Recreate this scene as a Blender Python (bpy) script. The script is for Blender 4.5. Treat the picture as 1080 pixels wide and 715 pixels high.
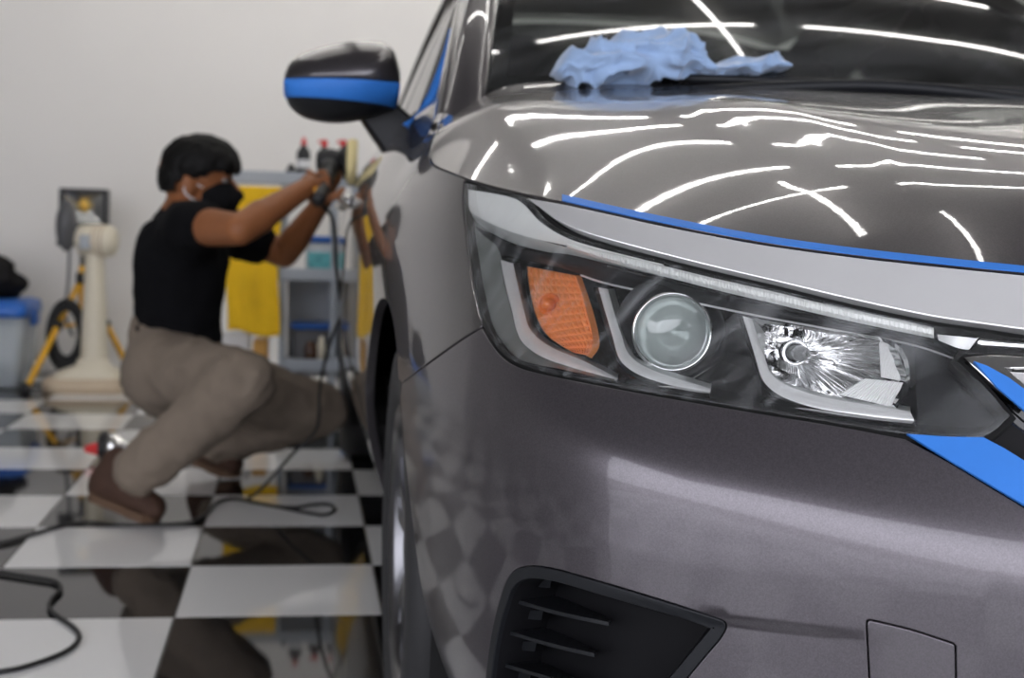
import bpy, bmesh, math, random
import numpy as np
from mathutils import Vector, Matrix
from mathutils.geometry import delaunay_2d_cdt
random.seed(4); RNG = np.random.default_rng(7)
for o in list(bpy.data.objects): bpy.data.objects.remove(o)
SC = bpy.context.scene; COL = SC.collection

# ---------------------------------------------------------------- camera
FPX, PITCH, YAW, ROLL, CAMZ = 1451.3, 0.08104, 0.15373, 0.02927, 0.767
cy, sy, cp, sp = math.cos(YAW), math.sin(YAW), math.cos(PITCH), math.sin(PITCH)
CF = np.array([sy*cp, cy*cp, -sp]); R0 = np.array([cy, -sy, 0.0]); U0 = np.cross(R0, CF)
CR = math.cos(ROLL)*R0 + math.sin(ROLL)*U0; CU = -math.sin(ROLL)*R0 + math.cos(ROLL)*U0
CO = np.array([0, 0, CAMZ])
cam = bpy.data.cameras.new('camera'); camo = bpy.data.objects.new('camera', cam); COL.objects.link(camo)
camo.matrix_world = Matrix([[CR[0], CU[0], -CF[0], 0], [CR[1], CU[1], -CF[1], 0], [CR[2], CU[2], -CF[2], CAMZ], [0, 0, 0, 1]])
cam.sensor_fit = 'HORIZONTAL'; cam.sensor_width = 36.0; cam.lens = 36.0*FPX/1080.0
cam.clip_start = 0.02
cam.dof.use_dof = True; cam.dof.focus_distance = 1.22; cam.dof.aperture_fstop = 6.3
SC.camera = camo

# ---------------------------------------------------------------- world, exposure
w = bpy.data.worlds.new('overcast_sky'); SC.world = w; w.use_nodes = True
wb = w.node_tree.nodes['Background']; wb.inputs[0].default_value = (0.90, 0.91, 1.0, 1); wb.inputs[1].default_value = 4.4
SC.view_settings.view_transform = 'Standard'; SC.view_settings.look = 'None'
SC.view_settings.exposure = 0.0; SC.view_settings.gamma = 1.0
SC.view_settings.use_curve_mapping = False

# ---------------------------------------------------------------- pixel helpers
def ray(px, py):
    d = CF + CR*((px-540.0)/FPX) + CU*((357.5-py)/FPX)
    return d/np.linalg.norm(d)
def proj(P):
    P = np.asarray(P, float) - CO
    d = P @ CF
    return np.stack([540+FPX*(P @ CR)/d, 357.5-FPX*(P @ CU)/d], -1)
def at_y(px, py, Y):
    d = ray(px, py); return CO + d*(Y/d[1])
def at_z(px, py, z=0.0):
    d = ray(px, py); return CO + d*((z-CAMZ)/d[2])
def at_x(px, py, X):
    d = ray(px, py); return CO + d*(X/d[0])

# ---------------------------------------------------------------- materials
MATS = {}
def mat(name, color, rough=0.5, metal=0.0, coat=0.0, coat_rough=0.03, spec=0.5, trans=0.0, ior=1.45,
        noise=None, bump=None, emit=None, sheen=0.0, coord='Object'):
    """noise=(scale, amount) colour variation, bump=(scale, strength, distance)"""
    m = bpy.data.materials.new(name); m.use_nodes = True; nt = m.node_tree
    b = nt.nodes['Principled BSDF']
    c = (*color, 1) if len(color) == 3 else color
    b.inputs['Base Color'].default_value = c; b.inputs['Roughness'].default_value = rough
    b.inputs['Metallic'].default_value = metal; b.inputs['Coat Weight'].default_value = coat
    b.inputs['Coat Roughness'].default_value = coat_rough; b.inputs['Specular IOR Level'].default_value = spec
    b.inputs['Transmission Weight'].default_value = trans; b.inputs['IOR'].default_value = ior
    b.inputs['Sheen Weight'].default_value = sheen
    if emit: b.inputs['Emission Color'].default_value = (*emit[0], 1); b.inputs['Emission Strength'].default_value = emit[1]
    tc = None
    if noise or bump:
        tc = nt.nodes.new('ShaderNodeTexCoord')
    if noise:
        n = nt.nodes.new('ShaderNodeTexNoise'); n.inputs['Scale'].default_value = noise[0]; n.inputs['Detail'].default_value = 4
        nt.links.new(tc.outputs[coord], n.inputs['Vector'])
        mx = nt.nodes.new('ShaderNodeMix'); mx.data_type = 'RGBA'
        a = noise[1]
        mx.inputs['A'].default_value = (*[max(0, v*(1-a)) for v in c[:3]], 1); mx.inputs['B'].default_value = (*[min(1, v*(1+a)) for v in c[:3]], 1)
        nt.links.new(n.outputs['Fac'], mx.inputs['Factor']); nt.links.new(mx.outputs['Result'], b.inputs['Base Color'])
    if bump:
        n = nt.nodes.new('ShaderNodeTexNoise'); n.inputs['Scale'].default_value = bump[0]; n.inputs['Detail'].default_value = 3
        nt.links.new(tc.outputs[coord], n.inputs['Vector'])
        bp = nt.nodes.new('ShaderNodeBump'); bp.inputs['Strength'].default_value = bump[1]; bp.inputs['Distance'].default_value = bump[2]
        nt.links.new(n.outputs['Fac'], bp.inputs['Height']); nt.links.new(bp.outputs['Normal'], b.inputs['Normal'])
    MATS[name] = m; return m

# ---------------------------------------------------------------- object helpers
def tag(o, label=None, cat=None, group=None, kind=None):
    if label: o['label'] = label
    if cat: o['category'] = cat
    if group: o['group'] = group
    if kind: o['kind'] = kind
    return o
def empty(name, loc=(0, 0, 0), rz=0.0, **kw):
    o = bpy.data.objects.new(name, None); COL.objects.link(o); o.location = loc; o.rotation_euler[2] = rz
    o.empty_display_size = 0.05
    return tag(o, **kw)
def link(name, me, m=None, parent=None, world=True, **kw):
    """world=True: mesh data is in world coordinates, moved into the parent's frame"""
    o = bpy.data.objects.new(name, me); COL.objects.link(o)
    if m is not None:
        me.materials.clear(); me.materials.append(MATS[m] if isinstance(m, str) else m)
    if parent is not None:
        o.parent = parent
        if world:
            chain = Matrix.Identity(4); p = parent
            while p is not None:
                chain = p.matrix_basis @ chain; p = p.parent
            me.transform(chain.inverted())
    return tag(o, **kw)
def mesh(name, V, F, normals=None, smooth=True, flat=None):
    me = bpy.data.meshes.new(name)
    me.from_pydata([tuple(map(float, v)) for v in V], [], [tuple(int(i) for i in f) for f in F])
    if smooth: me.polygons.foreach_set('use_smooth', [True]*len(me.polygons))
    me.update()
    if normals is not None:
        me.normals_split_custom_set_from_vertices([tuple(map(float, n)) for n in normals])
    return me
class MB:
    """collects shapes for one mesh"""
    def __init__(s): s.V = []; s.F = []; s.S = []
    def add(s, V, F, smooth=False):
        k = len(s.V); s.V += [tuple(map(float, v)) for v in V]; s.F += [tuple(i+k for i in f) for f in F]; s.S += [smooth]*len(F); return s
    def box(s, lo, hi, rot=None, piv=None):
        x0, y0, z0 = lo; x1, y1, z1 = hi
        V = np.array([(x0,y0,z0),(x1,y0,z0),(x1,y1,z0),(x0,y1,z0),(x0,y0,z1),(x1,y0,z1),(x1,y1,z1),(x0,y1,z1)], float)
        if rot is not None:
            p = np.array(piv if piv is not None else (V.mean(0))); V = (V-p) @ np.array(rot).T + p
        return s.add(V, [(0,3,2,1),(4,5,6,7),(0,1,5,4),(1,2,6,5),(2,3,7,6),(3,0,4,7)])
    def tube(s, pts, rad, n=10, cap=True, closed=False):
        pts = [np.array(p, float) for p in pts]; m = len(pts)
        rad = [rad]*m if np.isscalar(rad) else rad
        V = []; F = []; prev = None
        for i, p in enumerate(pts):
            if closed: t = pts[(i+1) % m]-pts[i-1]
            else: t = pts[min(i+1, m-1)]-pts[max(i-1, 0)]
            t = t/(np.linalg.norm(t)+1e-12)
            if prev is None:
                a = np.array([0, 0, 1.0]) if abs(t[2]) < .9 else np.array([1.0, 0, 0])
                u = np.cross(t, a)
            else: u = prev - t*(prev @ t)
            u /= np.linalg.norm(u)+1e-12; prev = u; v = np.cross(t, u)
            for k in range(n):
                an = 2*math.pi*k/n; V.append(p+rad[i]*(math.cos(an)*u+math.sin(an)*v))
        for i in range(m if closed else m-1):
            j = (i+1) % m
            for k in range(n):
                F.append((i*n+k, i*n+(k+1) % n, j*n+(k+1) % n, j*n+k))
        if cap and not closed:
            F.append(tuple(range(n))[::-1]); F.append(tuple((m-1)*n+k for k in range(n)))
        return s.add(V, F, True)
    def lathe(s, prof, origin=(0,0,0), axis=(0,0,1), n=24, smooth=True):
        """prof: list of (radius, height)"""
        ax = np.array(axis, float); ax /= np.linalg.norm(ax)
        a = np.array([1.0, 0, 0]) if abs(ax[0]) < .9 else np.array([0, 1.0, 0])
        u = np.cross(ax, a); u /= np.linalg.norm(u); v = np.cross(ax, u); o = np.array(origin, float)
        V = []; F = []
        for r, h in prof:
            for k in range(n):
                an = 2*math.pi*k/n; V.append(o+ax*h+max(r, 1e-5)*(math.cos(an)*u+math.sin(an)*v))
        for i in range(len(prof)-1):
            for k in range(n): F.append((i*n+k, i*n+(k+1) % n, (i+1)*n+(k+1) % n, (i+1)*n+k))
        return s.add(V, F, smooth)
    def loft(s, rows, closed=False, smooth=True, caps=False):
        m = len(rows); n = len(rows[0]); V = [p for r in rows for p in r]; F = []
        for i in range(m-1):
            for k in range(n if closed else n-1):
                F.append((i*n+k, i*n+(k+1) % n, (i+1)*n+(k+1) % n, (i+1)*n+k))
        if caps: F.append(tuple(range(n))[::-1]); F.append(tuple((m-1)*n+k for k in range(n)))
        return s.add(V, F, smooth)
    def prism(s, poly, lo, hi, axis=2):
        """extrude a 2d polygon along an axis"""
        n = len(poly); V = []
        for h in (lo, hi):
            for a, b in poly:
                V.append({0: (h, a, b), 1: (a, h, b), 2: (a, b, h)}[axis])
        F = [tuple(range(n))[::-1], tuple(range(n, 2*n))]+[(i, (i+1) % n, n+(i+1) % n, n+i) for i in range(n)]
        return s.add(V, F)
    def mesh(s, name, bevel=0, seg=2):
        me = bpy.data.meshes.new(name); me.from_pydata(s.V, [], s.F)
        me.polygons.foreach_set('use_smooth', s.S); me.update()
        if bevel:
            bm = bmesh.new(); bm.from_mesh(me)
            bmesh.ops.remove_doubles(bm, verts=bm.verts, dist=1e-6)
            bmesh.ops.recalc_face_normals(bm, faces=bm.faces)
            bm.verts.index_update()
            es = [e for e in bm.edges if len(e.link_faces) == 2 and e.calc_face_angle(0) > .6]
            bmesh.ops.bevel(bm, geom=es, offset=bevel, segments=seg, affect='EDGES', clamp_overlap=True)
            for f in bm.faces: f.smooth = True
            bm.normal_update(); bm.verts.index_update()
            nn = np.zeros((len(bm.verts), 3))
            for f in bm.faces:
                q = np.array(f.normal)*f.calc_area()
                for v in f.verts: nn[v.index] += q
            bm.to_mesh(me); bm.free(); me.update()
            nn /= np.linalg.norm(nn, axis=1)[:, None]+1e-15
            me.normals_split_custom_set_from_vertices([tuple(n) for n in nn])
        return me
    def obj(s, name, m, parent=None, bevel=0, seg=2, world=True, **kw):
        return link(name, s.mesh(name, bevel, seg), m, parent, world, **kw)
def spl(pts, n=8, closed=False):
    """Catmull-Rom through points"""
    P = np.array(pts, float); m = len(P); out = []
    for i in range(m if closed else m-1):
        if closed: a, b, c, d = P[i-1], P[i], P[(i+1) % m], P[(i+2) % m]
        else: a = P[i-1] if i else 2*P[0]-P[1]; b = P[i]; c = P[i+1]; d = P[i+2] if i+2 < m else 2*P[-1]-P[-2]
        for k in range(n):
            t = k/n; out.append(.5*(2*b+(c-a)*t+(2*a-5*b+4*c-d)*t*t+(3*b-a-3*c+d)*t**3))
    if not closed: out.append(P[-1])
    return np.array(out)
def polyline(*segs):
    """join smooth segments into one closed outline, dropping repeated joints"""
    out = []
    for sg in segs:
        for p in sg:
            if not out or np.linalg.norm(np.array(p)-out[-1]) > 1e-7: out.append(np.array(p, float))
    if np.linalg.norm(out[0]-out[-1]) < 1e-7: out.pop()
    return np.array(out)
def resample(P, step, closed=True):
    P = np.asarray(P, float); Q = np.vstack([P, P[:1]]) if closed else P
    out = []
    for i in range(len(Q)-1):
        L = np.linalg.norm(Q[i+1]-Q[i]); k = max(1, int(round(L/step)))
        for j in range(k): out.append(Q[i]+(Q[i+1]-Q[i])*j/k)
    if not closed: out.append(Q[-1])
    return np.array(out)
def thin(P, dmin, closed=True):
    out = [P[0]]
    for p in P[1:]:
        if np.linalg.norm(p-out[-1]) > dmin: out.append(p)
    if closed and len(out) > 3 and np.linalg.norm(out[0]-out[-1]) < dmin: out.pop()
    return np.array(out)
def inside(poly, pts):
    x, y = pts[:, 0], pts[:, 1]; r = np.zeros(len(pts), bool); n = len(poly); j = n-1
    for i in range(n):
        xi, yi = poly[i]; xj, yj = poly[j]
        c = ((yi > y) != (yj > y)) & (x < (xj-xi)*(y-yi)/((yj-yi) if yj != yi else 1e-12)+xi); r ^= c; j = i
    return r
def offset_poly(P, d):
    """move a closed outline inwards by d"""
    P = np.asarray(P, float)
    a = 0.5*np.sum(P[:, 0]*np.roll(P[:, 1], -1)-np.roll(P[:, 0], -1)*P[:, 1])
    e = np.roll(P, -1, 0)-P; e /= np.linalg.norm(e, axis=1)[:, None]+1e-12
    nrm = np.stack([-e[:, 1], e[:, 0]], 1)*(1 if a > 0 else -1)
    n2 = nrm+np.roll(nrm, 1, 0); l = np.linalg.norm(n2, axis=1)[:, None]; n2 /= l+1e-9
    k = np.clip(1/np.maximum(np.sum(n2*nrm, 1), .3), 1, 2)[:, None]
    return P+n2*k*d

# ---------------------------------------------------------------- surfaces
class Surf:
    """parametric surface f(a,b)->xyz (vectorised) with pixel inversion"""
    def __init__(s, f, ar, br, na=160, nb=60, flip=1.0):
        s.f = f; s.flip = flip; A, B = np.meshgrid(np.linspace(*ar, na), np.linspace(*br, nb), indexing='ij')
        s.A = A.ravel(); s.B = B.ravel(); s.P = f(s.A, s.B); s.N = s.nrm(s.A, s.B); s.px = proj(s.P)
        v = s.P-CO; s.face = np.sum(v*s.N, 1) < 0; s.dist = np.linalg.norm(v, axis=1)
    def nrm(s, a, b):
        h = 1e-4; a = np.asarray(a, float); b = np.asarray(b, float)
        n = np.cross(s.f(a+h, b)-s.f(a-h, b), s.f(a, b+h)-s.f(a, b-h))*s.flip
        return n/(np.linalg.norm(n, axis=-1, keepdims=True)+1e-15)
    def at(s, a, b, off=0.0):
        a = np.asarray(a, float); b = np.asarray(b, float); return s.f(a, b)+s.nrm(a, b)*off
    def hit(s, px, py, off=0.0):
        """(a,b) where the pixel's ray meets the surface moved by off along its normal"""
        q = np.array([px, py], float)
        d = np.sum((s.px-q)**2, 1)+np.where(s.face, 0, 1e6)+ (s.dist > s.dist.min()*3)*1e5
        i = int(np.argmin(d)); x = np.array([s.A[i], s.B[i]])
        for _ in range(25):
            P = np.array([[x[0], x[1]], [x[0]+1e-4, x[1]], [x[0], x[1]+1e-4]])
            e = proj(s.at(P[:, 0], P[:, 1], off))
            r = q-e[0]
            if abs(r).max() < 1e-3: break
            J = np.stack([(e[1]-e[0])/1e-4, (e[2]-e[0])/1e-4], 1)
            st = np.linalg.lstsq(J, r, rcond=1e-6)[0]; l = np.linalg.norm(st)
            x = x+st*min(1, .06/(l+1e-12))
        return x
    def hits(s, pts, off=0.0):
        q = np.array([(p[0], p[1]) for p in pts], float)
        pen = np.where(s.face, 0, 1e6)+(s.dist > s.dist.min()*3)*1e5
        i = np.array([int(np.argmin(np.sum((s.px-c)**2, 1)+pen)) for c in q])
        x = np.stack([s.A[i], s.B[i]], 1)
        for _ in range(30):
            e0 = proj(s.at(x[:, 0], x[:, 1], off)); r = q-e0
            if abs(r).max() < 1e-3: break
            j0 = (proj(s.at(x[:, 0]+1e-4, x[:, 1], off))-e0)/1e-4; j1 = (proj(s.at(x[:, 0], x[:, 1]+1e-4, off))-e0)/1e-4
            det = j0[:, 0]*j1[:, 1]-j0[:, 1]*j1[:, 0]; det = np.where(abs(det) < 1e-6, 1e-6, det)
            st = np.stack([(r[:, 0]*j1[:, 1]-r[:, 1]*j1[:, 0])/det, (j0[:, 0]*r[:, 1]-j0[:, 1]*r[:, 0])/det], 1)
            l = np.linalg.norm(st, axis=1, keepdims=True); x = x+st*np.minimum(1, .06/(l+1e-12))
        return x
def panel(name, surf, outline, step, m, parent=None, off=0.0, gap=0.0, rim=0.010, holes=(), rimr=0.0012, link_it=True, dens=None, fold=None, **kw):
    """trimmed smooth panel cut from a surface; outline in surface parameters (about metres)"""
    O = thin(resample(outline, step), step*.12)
    if gap: O = offset_poly(O, gap)
    Hs = [thin(resample(h, step), step*.12) for h in holes]
    if gap: Hs = [offset_poly(h, -gap) for h in Hs]
    lo = O.min(0); hi = O.max(0)
    G = np.stack(np.meshgrid(np.arange(lo[0]+step*.5, hi[0], step), np.arange(lo[1]+step*.5, hi[1], step), indexing='ij'), -1).reshape(-1, 2)
    if dens is not None: G = np.vstack([G, dens])
    k = inside(O, G)
    for h in Hs: k &= ~inside(h, G)
    G = G[k]
    for L in [O]+Hs:
        keep = np.ones(len(G), bool)
        for c in range(0, len(G), 2000):
            dd = np.sqrt(((G[c:c+2000, None]-L[None])**2).sum(-1)).min(1); keep[c:c+2000] = dd > step*.45
        G = G[keep]
    allv = np.vstack([O]+Hs+[G]); edges = []; k0 = 0
    for L in [O]+Hs:
        n = len(L); edges += [(k0+i, k0+(i+1) % n) for i in range(n)]; k0 += n
    r = delaunay_2d_cdt([Vector(v) for v in allv], edges, [], 0, 1e-7)
    V2 = np.array([tuple(v) for v in r[0]]); F = [tuple(f) for f in r[2]]
    cen = np.array([V2[list(f)].mean(0) for f in F]); ok = inside(O, cen)
    for h in Hs: ok &= ~inside(h, cen)
    F = [f for f, g in zip(F, ok) if g]
    P = surf.at(V2[:, 0], V2[:, 1], off); N = surf.nrm(V2[:, 0], V2[:, 1])
    fa = np.array(F); fn = np.cross(P[fa[:, 1]]-P[fa[:, 0]], P[fa[:, 2]]-P[fa[:, 0]])
    if np.sum(fn*N[fa[:, 0]]) < 0: F = [f[::-1] for f in F]
    V = list(P); NN = list(N)
    if rim:
        for L, sgn in [(O, 1)]+[(h, -1) for h in Hs]:
            L2 = offset_poly(L, -1e-3*sgn)
            p0 = surf.at(L[:, 0], L[:, 1], off); n0 = surf.nrm(L[:, 0], L[:, 1]); t = surf.at(L2[:, 0], L2[:, 1], off)-p0
            t -= n0*np.sum(t*n0, 1)[:, None]; t /= np.linalg.norm(t, axis=1)[:, None]+1e-12
            rings = [(p0, n0), (p0-n0*rimr*.4+t*rimr*.7, (n0+t)*.7071), (p0-n0*rimr*1.3+t*rimr, t), (p0-n0*rim+t*rimr, t)]
            n = len(L); base = len(V)
            for pp, nn in rings: V += list(pp); NN += list(nn)
            a = 0.5*np.sum(L[:, 0]*np.roll(L[:, 1], -1)-np.roll(L[:, 0], -1)*L[:, 1])
            for q in range(3):
                for i in range(n):
                    j = (i+1) % n; f = (base+q*n+i, base+q*n+j, base+(q+1)*n+j, base+(q+1)*n+i)
                    fn = np.cross(np.array(V[f[1]])-V[f[0]], np.array(V[f[3]])-V[f[0]])
                    F.append(f if fn @ np.array(NN[f[2]]) > 0 else f[::-1])
    me = mesh(name, V, F, NN)
    if not link_it: return me
    return link(name, me, m, parent, **kw)
# ---------------------------------------------------------------- materials: room
mat('wall_paint', (.80, .778, .74), .75, bump=(60, .05, .002), noise=(3, .02))
mat('ceiling_paint', (.18, .177, .174), .85, noise=(1.2, .05))
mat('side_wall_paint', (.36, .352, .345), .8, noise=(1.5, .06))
mat('grout', (.16, .15, .14), .8, noise=(30, .2))
mat('tile_white', (.80, .80, .79), .05, coat=0, spec=.5, noise=(2.0, .02))
mat('tile_black', (.008, .008, .009), .045, spec=.5, noise=(2.0, .1))
mat('concrete', (.42, .41, .40), .85, noise=(2.0, .12), bump=(20, .1, .01))
mat('led', (1, 1, 1), .5, emit=((1.0, .97, .93), 29.0))
mat('white_plastic', (.82, .82, .80), .35)
# ---------------------------------------------------------------- room shell
YB, XL, XR, YF, ZC = 6.95, -5.2, 5.8, -3.4, 3.3
MB().box((XL, YF, -.12), (XR, YB, -.004)).obj('floor', 'grout', kind='structure')
FLOOR = bpy.data.objects['floor']
MB().box((XL-.15, YB, -.12), (XR+.15, YB+.15, ZC)).obj('wall_back', 'wall_paint', kind='structure')
MB().box((-3.75, .5, -.12), (-3.6, YB, ZC)).obj('wall_left', 'side_wall_paint', kind='structure')
MB().box((XR, YF, -.12), (XR+.15, YB, ZC)).obj('wall_right', 'side_wall_paint', kind='structure')
MB().box((XL-.15, YF, ZC), (XR+.15, YB+.15, ZC+.12)).obj('ceiling', 'ceiling_paint', kind='structure')
MB().box((-30, -40, -.3), (30, 20, -.125)).obj('forecourt', 'concrete', kind='structure')
TX, TY, TS = -.6275, 3.0635, .4
def tile_mesh(m):
    s = TS-.003; me = MB().box((0, 0, -.012), (s, s, 0)).mesh('tile', bevel=.0012, seg=1)
    me.materials.append(MATS[m]); return me
TM = [tile_mesh('tile_white'), tile_mesh('tile_black')]
ff = bpy.data.meshes.new('tile_field'); fV = []; fF = []; fM = []
for i in range(-11, 16):
    for j in range(-16, 10):
        x, y = TX+TS*i, TY+TS*j
        if x < XL or y < YF or x+TS > XR: continue
        if -4 <= i <= 3 and -6 <= j <= 9:
            o = bpy.data.objects.new('tile', TM[(i+j) % 2]); COL.objects.link(o); o.parent = FLOOR
            o.location = (x, y, float(RNG.uniform(-.0004, .0004)))
        else:
            k = len(fV); s = TS-.003
            fV += [(x, y, 0), (x+s, y, 0), (x+s, y+s, 0), (x, y+s, 0), (x, y, -.01), (x+s, y, -.01), (x+s, y+s, -.01), (x, y+s, -.01)]
            fF += [(k, k+1, k+2, k+3), (k+4, k+5, k+1, k), (k+5, k+6, k+2, k+1), (k+6, k+7, k+3, k+2), (k+7, k+4, k, k+3)]; fM += [(i+j) % 2]*5
ff.from_pydata(fV, [], fF); ff.materials.append(MATS['tile_white']); ff.materials.append(MATS['tile_black'])
ff.polygons.foreach_set('material_index', fM); ff.update()
o = bpy.data.objects.new('tile_field', ff); COL.objects.link(o); o.parent = FLOOR; o['kind'] = 'stuff'
# ---------------------------------------------------------------- ceiling tube lamps (they show in the hood and the glass)
def lamp_parts(L=1.2):
    a = MB().box((-L/2, -.015, -.03), (L/2, .015, 0)).mesh('fixture', bevel=.006)
    t = MB().tube([(-L/2+.02, 0, -.045), (L/2-.02, 0, -.045)], .011, 12).mesh('tube')
    c = [MB().box((sx*(L/2-.012)-.012, -.014, -.06), (sx*(L/2-.012)+.012, .014, -.025)).mesh('end_cap', bevel=.003) for sx in (-1, 1)]
    return a, t, c[0], c[1]
LP = lamp_parts(); LPM = ('white_plastic', 'led', 'white_plastic', 'white_plastic')
for me, m in zip(LP, LPM): me.materials.append(MATS[m])
def lamp(x, y, rz, label, group):
    r = empty('tube_lamp', (x, y, ZC), rz, label=label, cat='lamp', group=group)
    for me, n in zip(LP, ('fixture', 'tube', 'end_cap', 'end_cap')):
        o = bpy.data.objects.new(n, me); COL.objects.link(o); o.parent = r
for y in (3.15, 3.85, 4.55, 5.25, 5.95):
    for x in (-.8, .6, 2.0, 3.4, 4.8):
        lamp(x, y, 0, 'white LED tube lamp on the ceiling, one of the crosswise rows', 'crosswise ceiling tube lamps')
for x, y in ((1.0, 2.95), (1.35, 1.9), (2.9, 1.2)):
        lamp(x, y, math.pi/2, 'white LED tube lamp on the ceiling running lengthwise between rows', 'lengthwise ceiling tube lamps')
# ---------------------------------------------------------------- car skin: front fascia running into the side
CX = 0.974                                            # car centre line (x), car points along -y
PL = np.array([(0,.955),(.2,.962),(.38,.985),(.54,1.03),(.66,1.095),(.745,1.185),(.795,1.30),(.825,1.44),(.843,1.60),(.856,1.85),(.866,2.2),(.872,2.7),(.874,3.2),(.868,3.8),(.85,4.5),(.80,5.1),(.70,5.38),(.4,5.50),(0,5.53)])
PT = np.array([(0,1.09),(.19,1.10),(.36,1.135),(.50,1.20),(.605,1.285),(.69,1.39),(.745,1.50),(.79,1.62),(.822,1.76),(.85,1.95),(.866,2.2),(.872,2.7),(.874,3.2),(.868,3.8),(.85,4.5),(.80,5.1),(.70,5.38),(.4,5.50),(0,5.53)])
PM = .5*(PL+PT)
ARC = np.concatenate([[0], np.cumsum(np.linalg.norm(np.diff(PM, axis=0), axis=1))])
def nat_spline(x, Y):
    """natural cubic spline, returns evaluator"""
    x = np.asarray(x, float); Y = np.asarray(Y, float); n = len(x); h = np.diff(x)
    A = np.zeros((n, n)); B = np.zeros((n,)+Y.shape[1:]); A[0, 0] = A[-1, -1] = 1
    for i in range(1, n-1):
        A[i, i-1] = h[i-1]; A[i, i] = 2*(h[i-1]+h[i]); A[i, i+1] = h[i]
        B[i] = 6*((Y[i+1]-Y[i])/h[i]-(Y[i]-Y[i-1])/h[i-1])
    M = np.linalg.solve(A, B)
    def f(t):
        t = np.asarray(t, float); i = np.clip(np.searchsorted(x, t)-1, 0, n-2); d = h[i]
        a = (x[i+1]-t)/d; b = (t-x[i])/d
        if Y.ndim > 1: a = a[..., None]; b = b[..., None]; d = d[..., None]
        return a*Y[i]+b*Y[i+1]+((a**3-a)*M[i]+(b**3-b)*M[i+1])*d*d/6
    return f
fPL = nat_spline(np.concatenate([-ARC[3:0:-1], ARC]), np.vstack([PL[3:0:-1]*[-1, 1], PL])); fPT = nat_spline(np.concatenate([-ARC[3:0:-1], ARC]), np.vstack([PT[3:0:-1]*[-1, 1], PT]))
def sstep(a, b, x):
    t = np.clip((x-a)/(b-a), 0, 1); return t*t*t*(t*(6*t-15)+10)
ZCF = nat_spline([0,.4,.526,.683,.833,1.05,1.3], np.array([.492,.518,.543,.570,.580,.585,.585]))
A6, A10 = ARC[5], ARC[10]
def f_skin(a, z):
    """a: arc length from the front centre round to the side, z: height"""
    a = np.asarray(a, float); z = np.asarray(z, float); sg = np.where(a < 0, -1.0, 1.0); aa = np.abs(a)
    zc = ZCF(np.minimum(aa, 1.3))
    wk = .010
    r = wk*np.logaddexp(0, (z-zc)/wk)/(.80-zc)
    p, q = fPL(aa), fPT(aa)
    wf = 1-sstep(A6, A10, aa)
    P = p+(q-p)*r[..., None]
    e = 1e-3; t = fPL(aa+e)-fPL(aa-e); t /= np.linalg.norm(t, axis=-1, keepdims=True)
    nin = np.stack([-t[..., 1], t[..., 0]], -1)
    dF = np.where(z < .36, 1.3*(.36-np.minimum(z, .36))**2, 0)+.05*np.maximum(.50-z, 0)+.0045*sstep(.455, .441, z)*sstep(.47, .60, aa)*(1-sstep(.70, .80, aa))
    lo = np.maximum(.52-z, 0); dS = .9*lo**2+np.maximum(z-.72, 0)**2*(2.3-.8*sstep(1.5, 2.2, aa))
    P = P+nin*(wf*dF+(1-wf)*dS)[..., None]
    return np.stack([CX-sg*P[..., 0], P[..., 1], z+0*P[..., 0]], -1)
SKIN = Surf(f_skin, (-.1, 3.6), (.15, 1.0), 300, 90, flip=1.0)
_n = SKIN.nrm(np.array([.2]), np.array([.5]))[0]
if _n[1] > 0: SKIN = Surf(f_skin, (-.1, 3.6), (.15, 1.0), 300, 90, flip=-1.0)
# ---------------------------------------------------------------- materials: car
def paint():
    m = mat('car_paint', (.105, .100, .103), .34, metal=.75, coat=.95, coat_rough=.02)
    nt = m.node_tree; b = nt.nodes['Principled BSDF']; tc = nt.nodes.new('ShaderNodeTexCoord')
    v = nt.nodes.new('ShaderNodeTexVoronoi'); v.inputs['Scale'].default_value = 900; nt.links.new(tc.outputs['Object'], v.inputs['Vector'])
    r = nt.nodes.new('ShaderNodeValToRGB'); r.color_ramp.elements[0].color = (.054, .0495, .053, 1); r.color_ramp.elements[1].color = (.076, .070, .075, 1)
    nt.links.new(v.outputs['Color'], r.inputs['Fac']); nt.links.new(r.outputs['Color'], b.inputs['Base Color'])
    n = nt.nodes.new('ShaderNodeTexNoise'); n.inputs['Scale'].default_value = 260; n.inputs['Detail'].default_value = 2
    nt.links.new(tc.outputs['Object'], n.inputs['Vector'])
    bp = nt.nodes.new('ShaderNodeBump'); bp.inputs['Strength'].default_value = .012; bp.inputs['Distance'].default_value = .001
    nt.links.new(n.outputs['Fac'], bp.inputs['Height']); nt.links.new(bp.outputs['Normal'], b.inputs['Coat Normal'])
paint()
bpm = MATS['car_paint'].copy(); bpm.name = 'bumper_paint_lit'; _b = bpm.node_tree.nodes['Principled BSDF'].inputs; _b['Coat Roughness'].default_value = .045; _b['Coat Weight'].default_value = .6  # same paint as the hood, daylight put into its lighter flakes; duller coat
_r = next(n for n in bpm.node_tree.nodes if n.type == 'VALTORGB').color_ramp.elements; _r[0].color = (.086, .078, .086, 1); _r[1].color = (.120, .109, .121, 1); MATS['bumper_paint_lit'] = bpm
mat('vent_black', (.006, .006, .007), .55, spec=.14)
mat('trim_chrome', (.70, .70, .69), .10, metal=1.0)
mat('satin_chrome', (.90, .90, .89), .16, metal=.6, coat=.5, noise=(14, .05))
mat('gloss_black', (.012, .012, .013), .08, coat=.5)
mat('satin_black', (.011, .012, .014), .42, spec=.28, bump=(900, .06, .0005))
mat('rubber', (.010, .010, .010), .75, spec=.15)
mat('matt_black', (.006, .006, .006), .9)
mat('tyre', (.022, .022, .023), .65, bump=(300, .1, .001))
mat('alloy', (.16, .16, .17), .3, metal=1.0, coat=.6)
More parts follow.
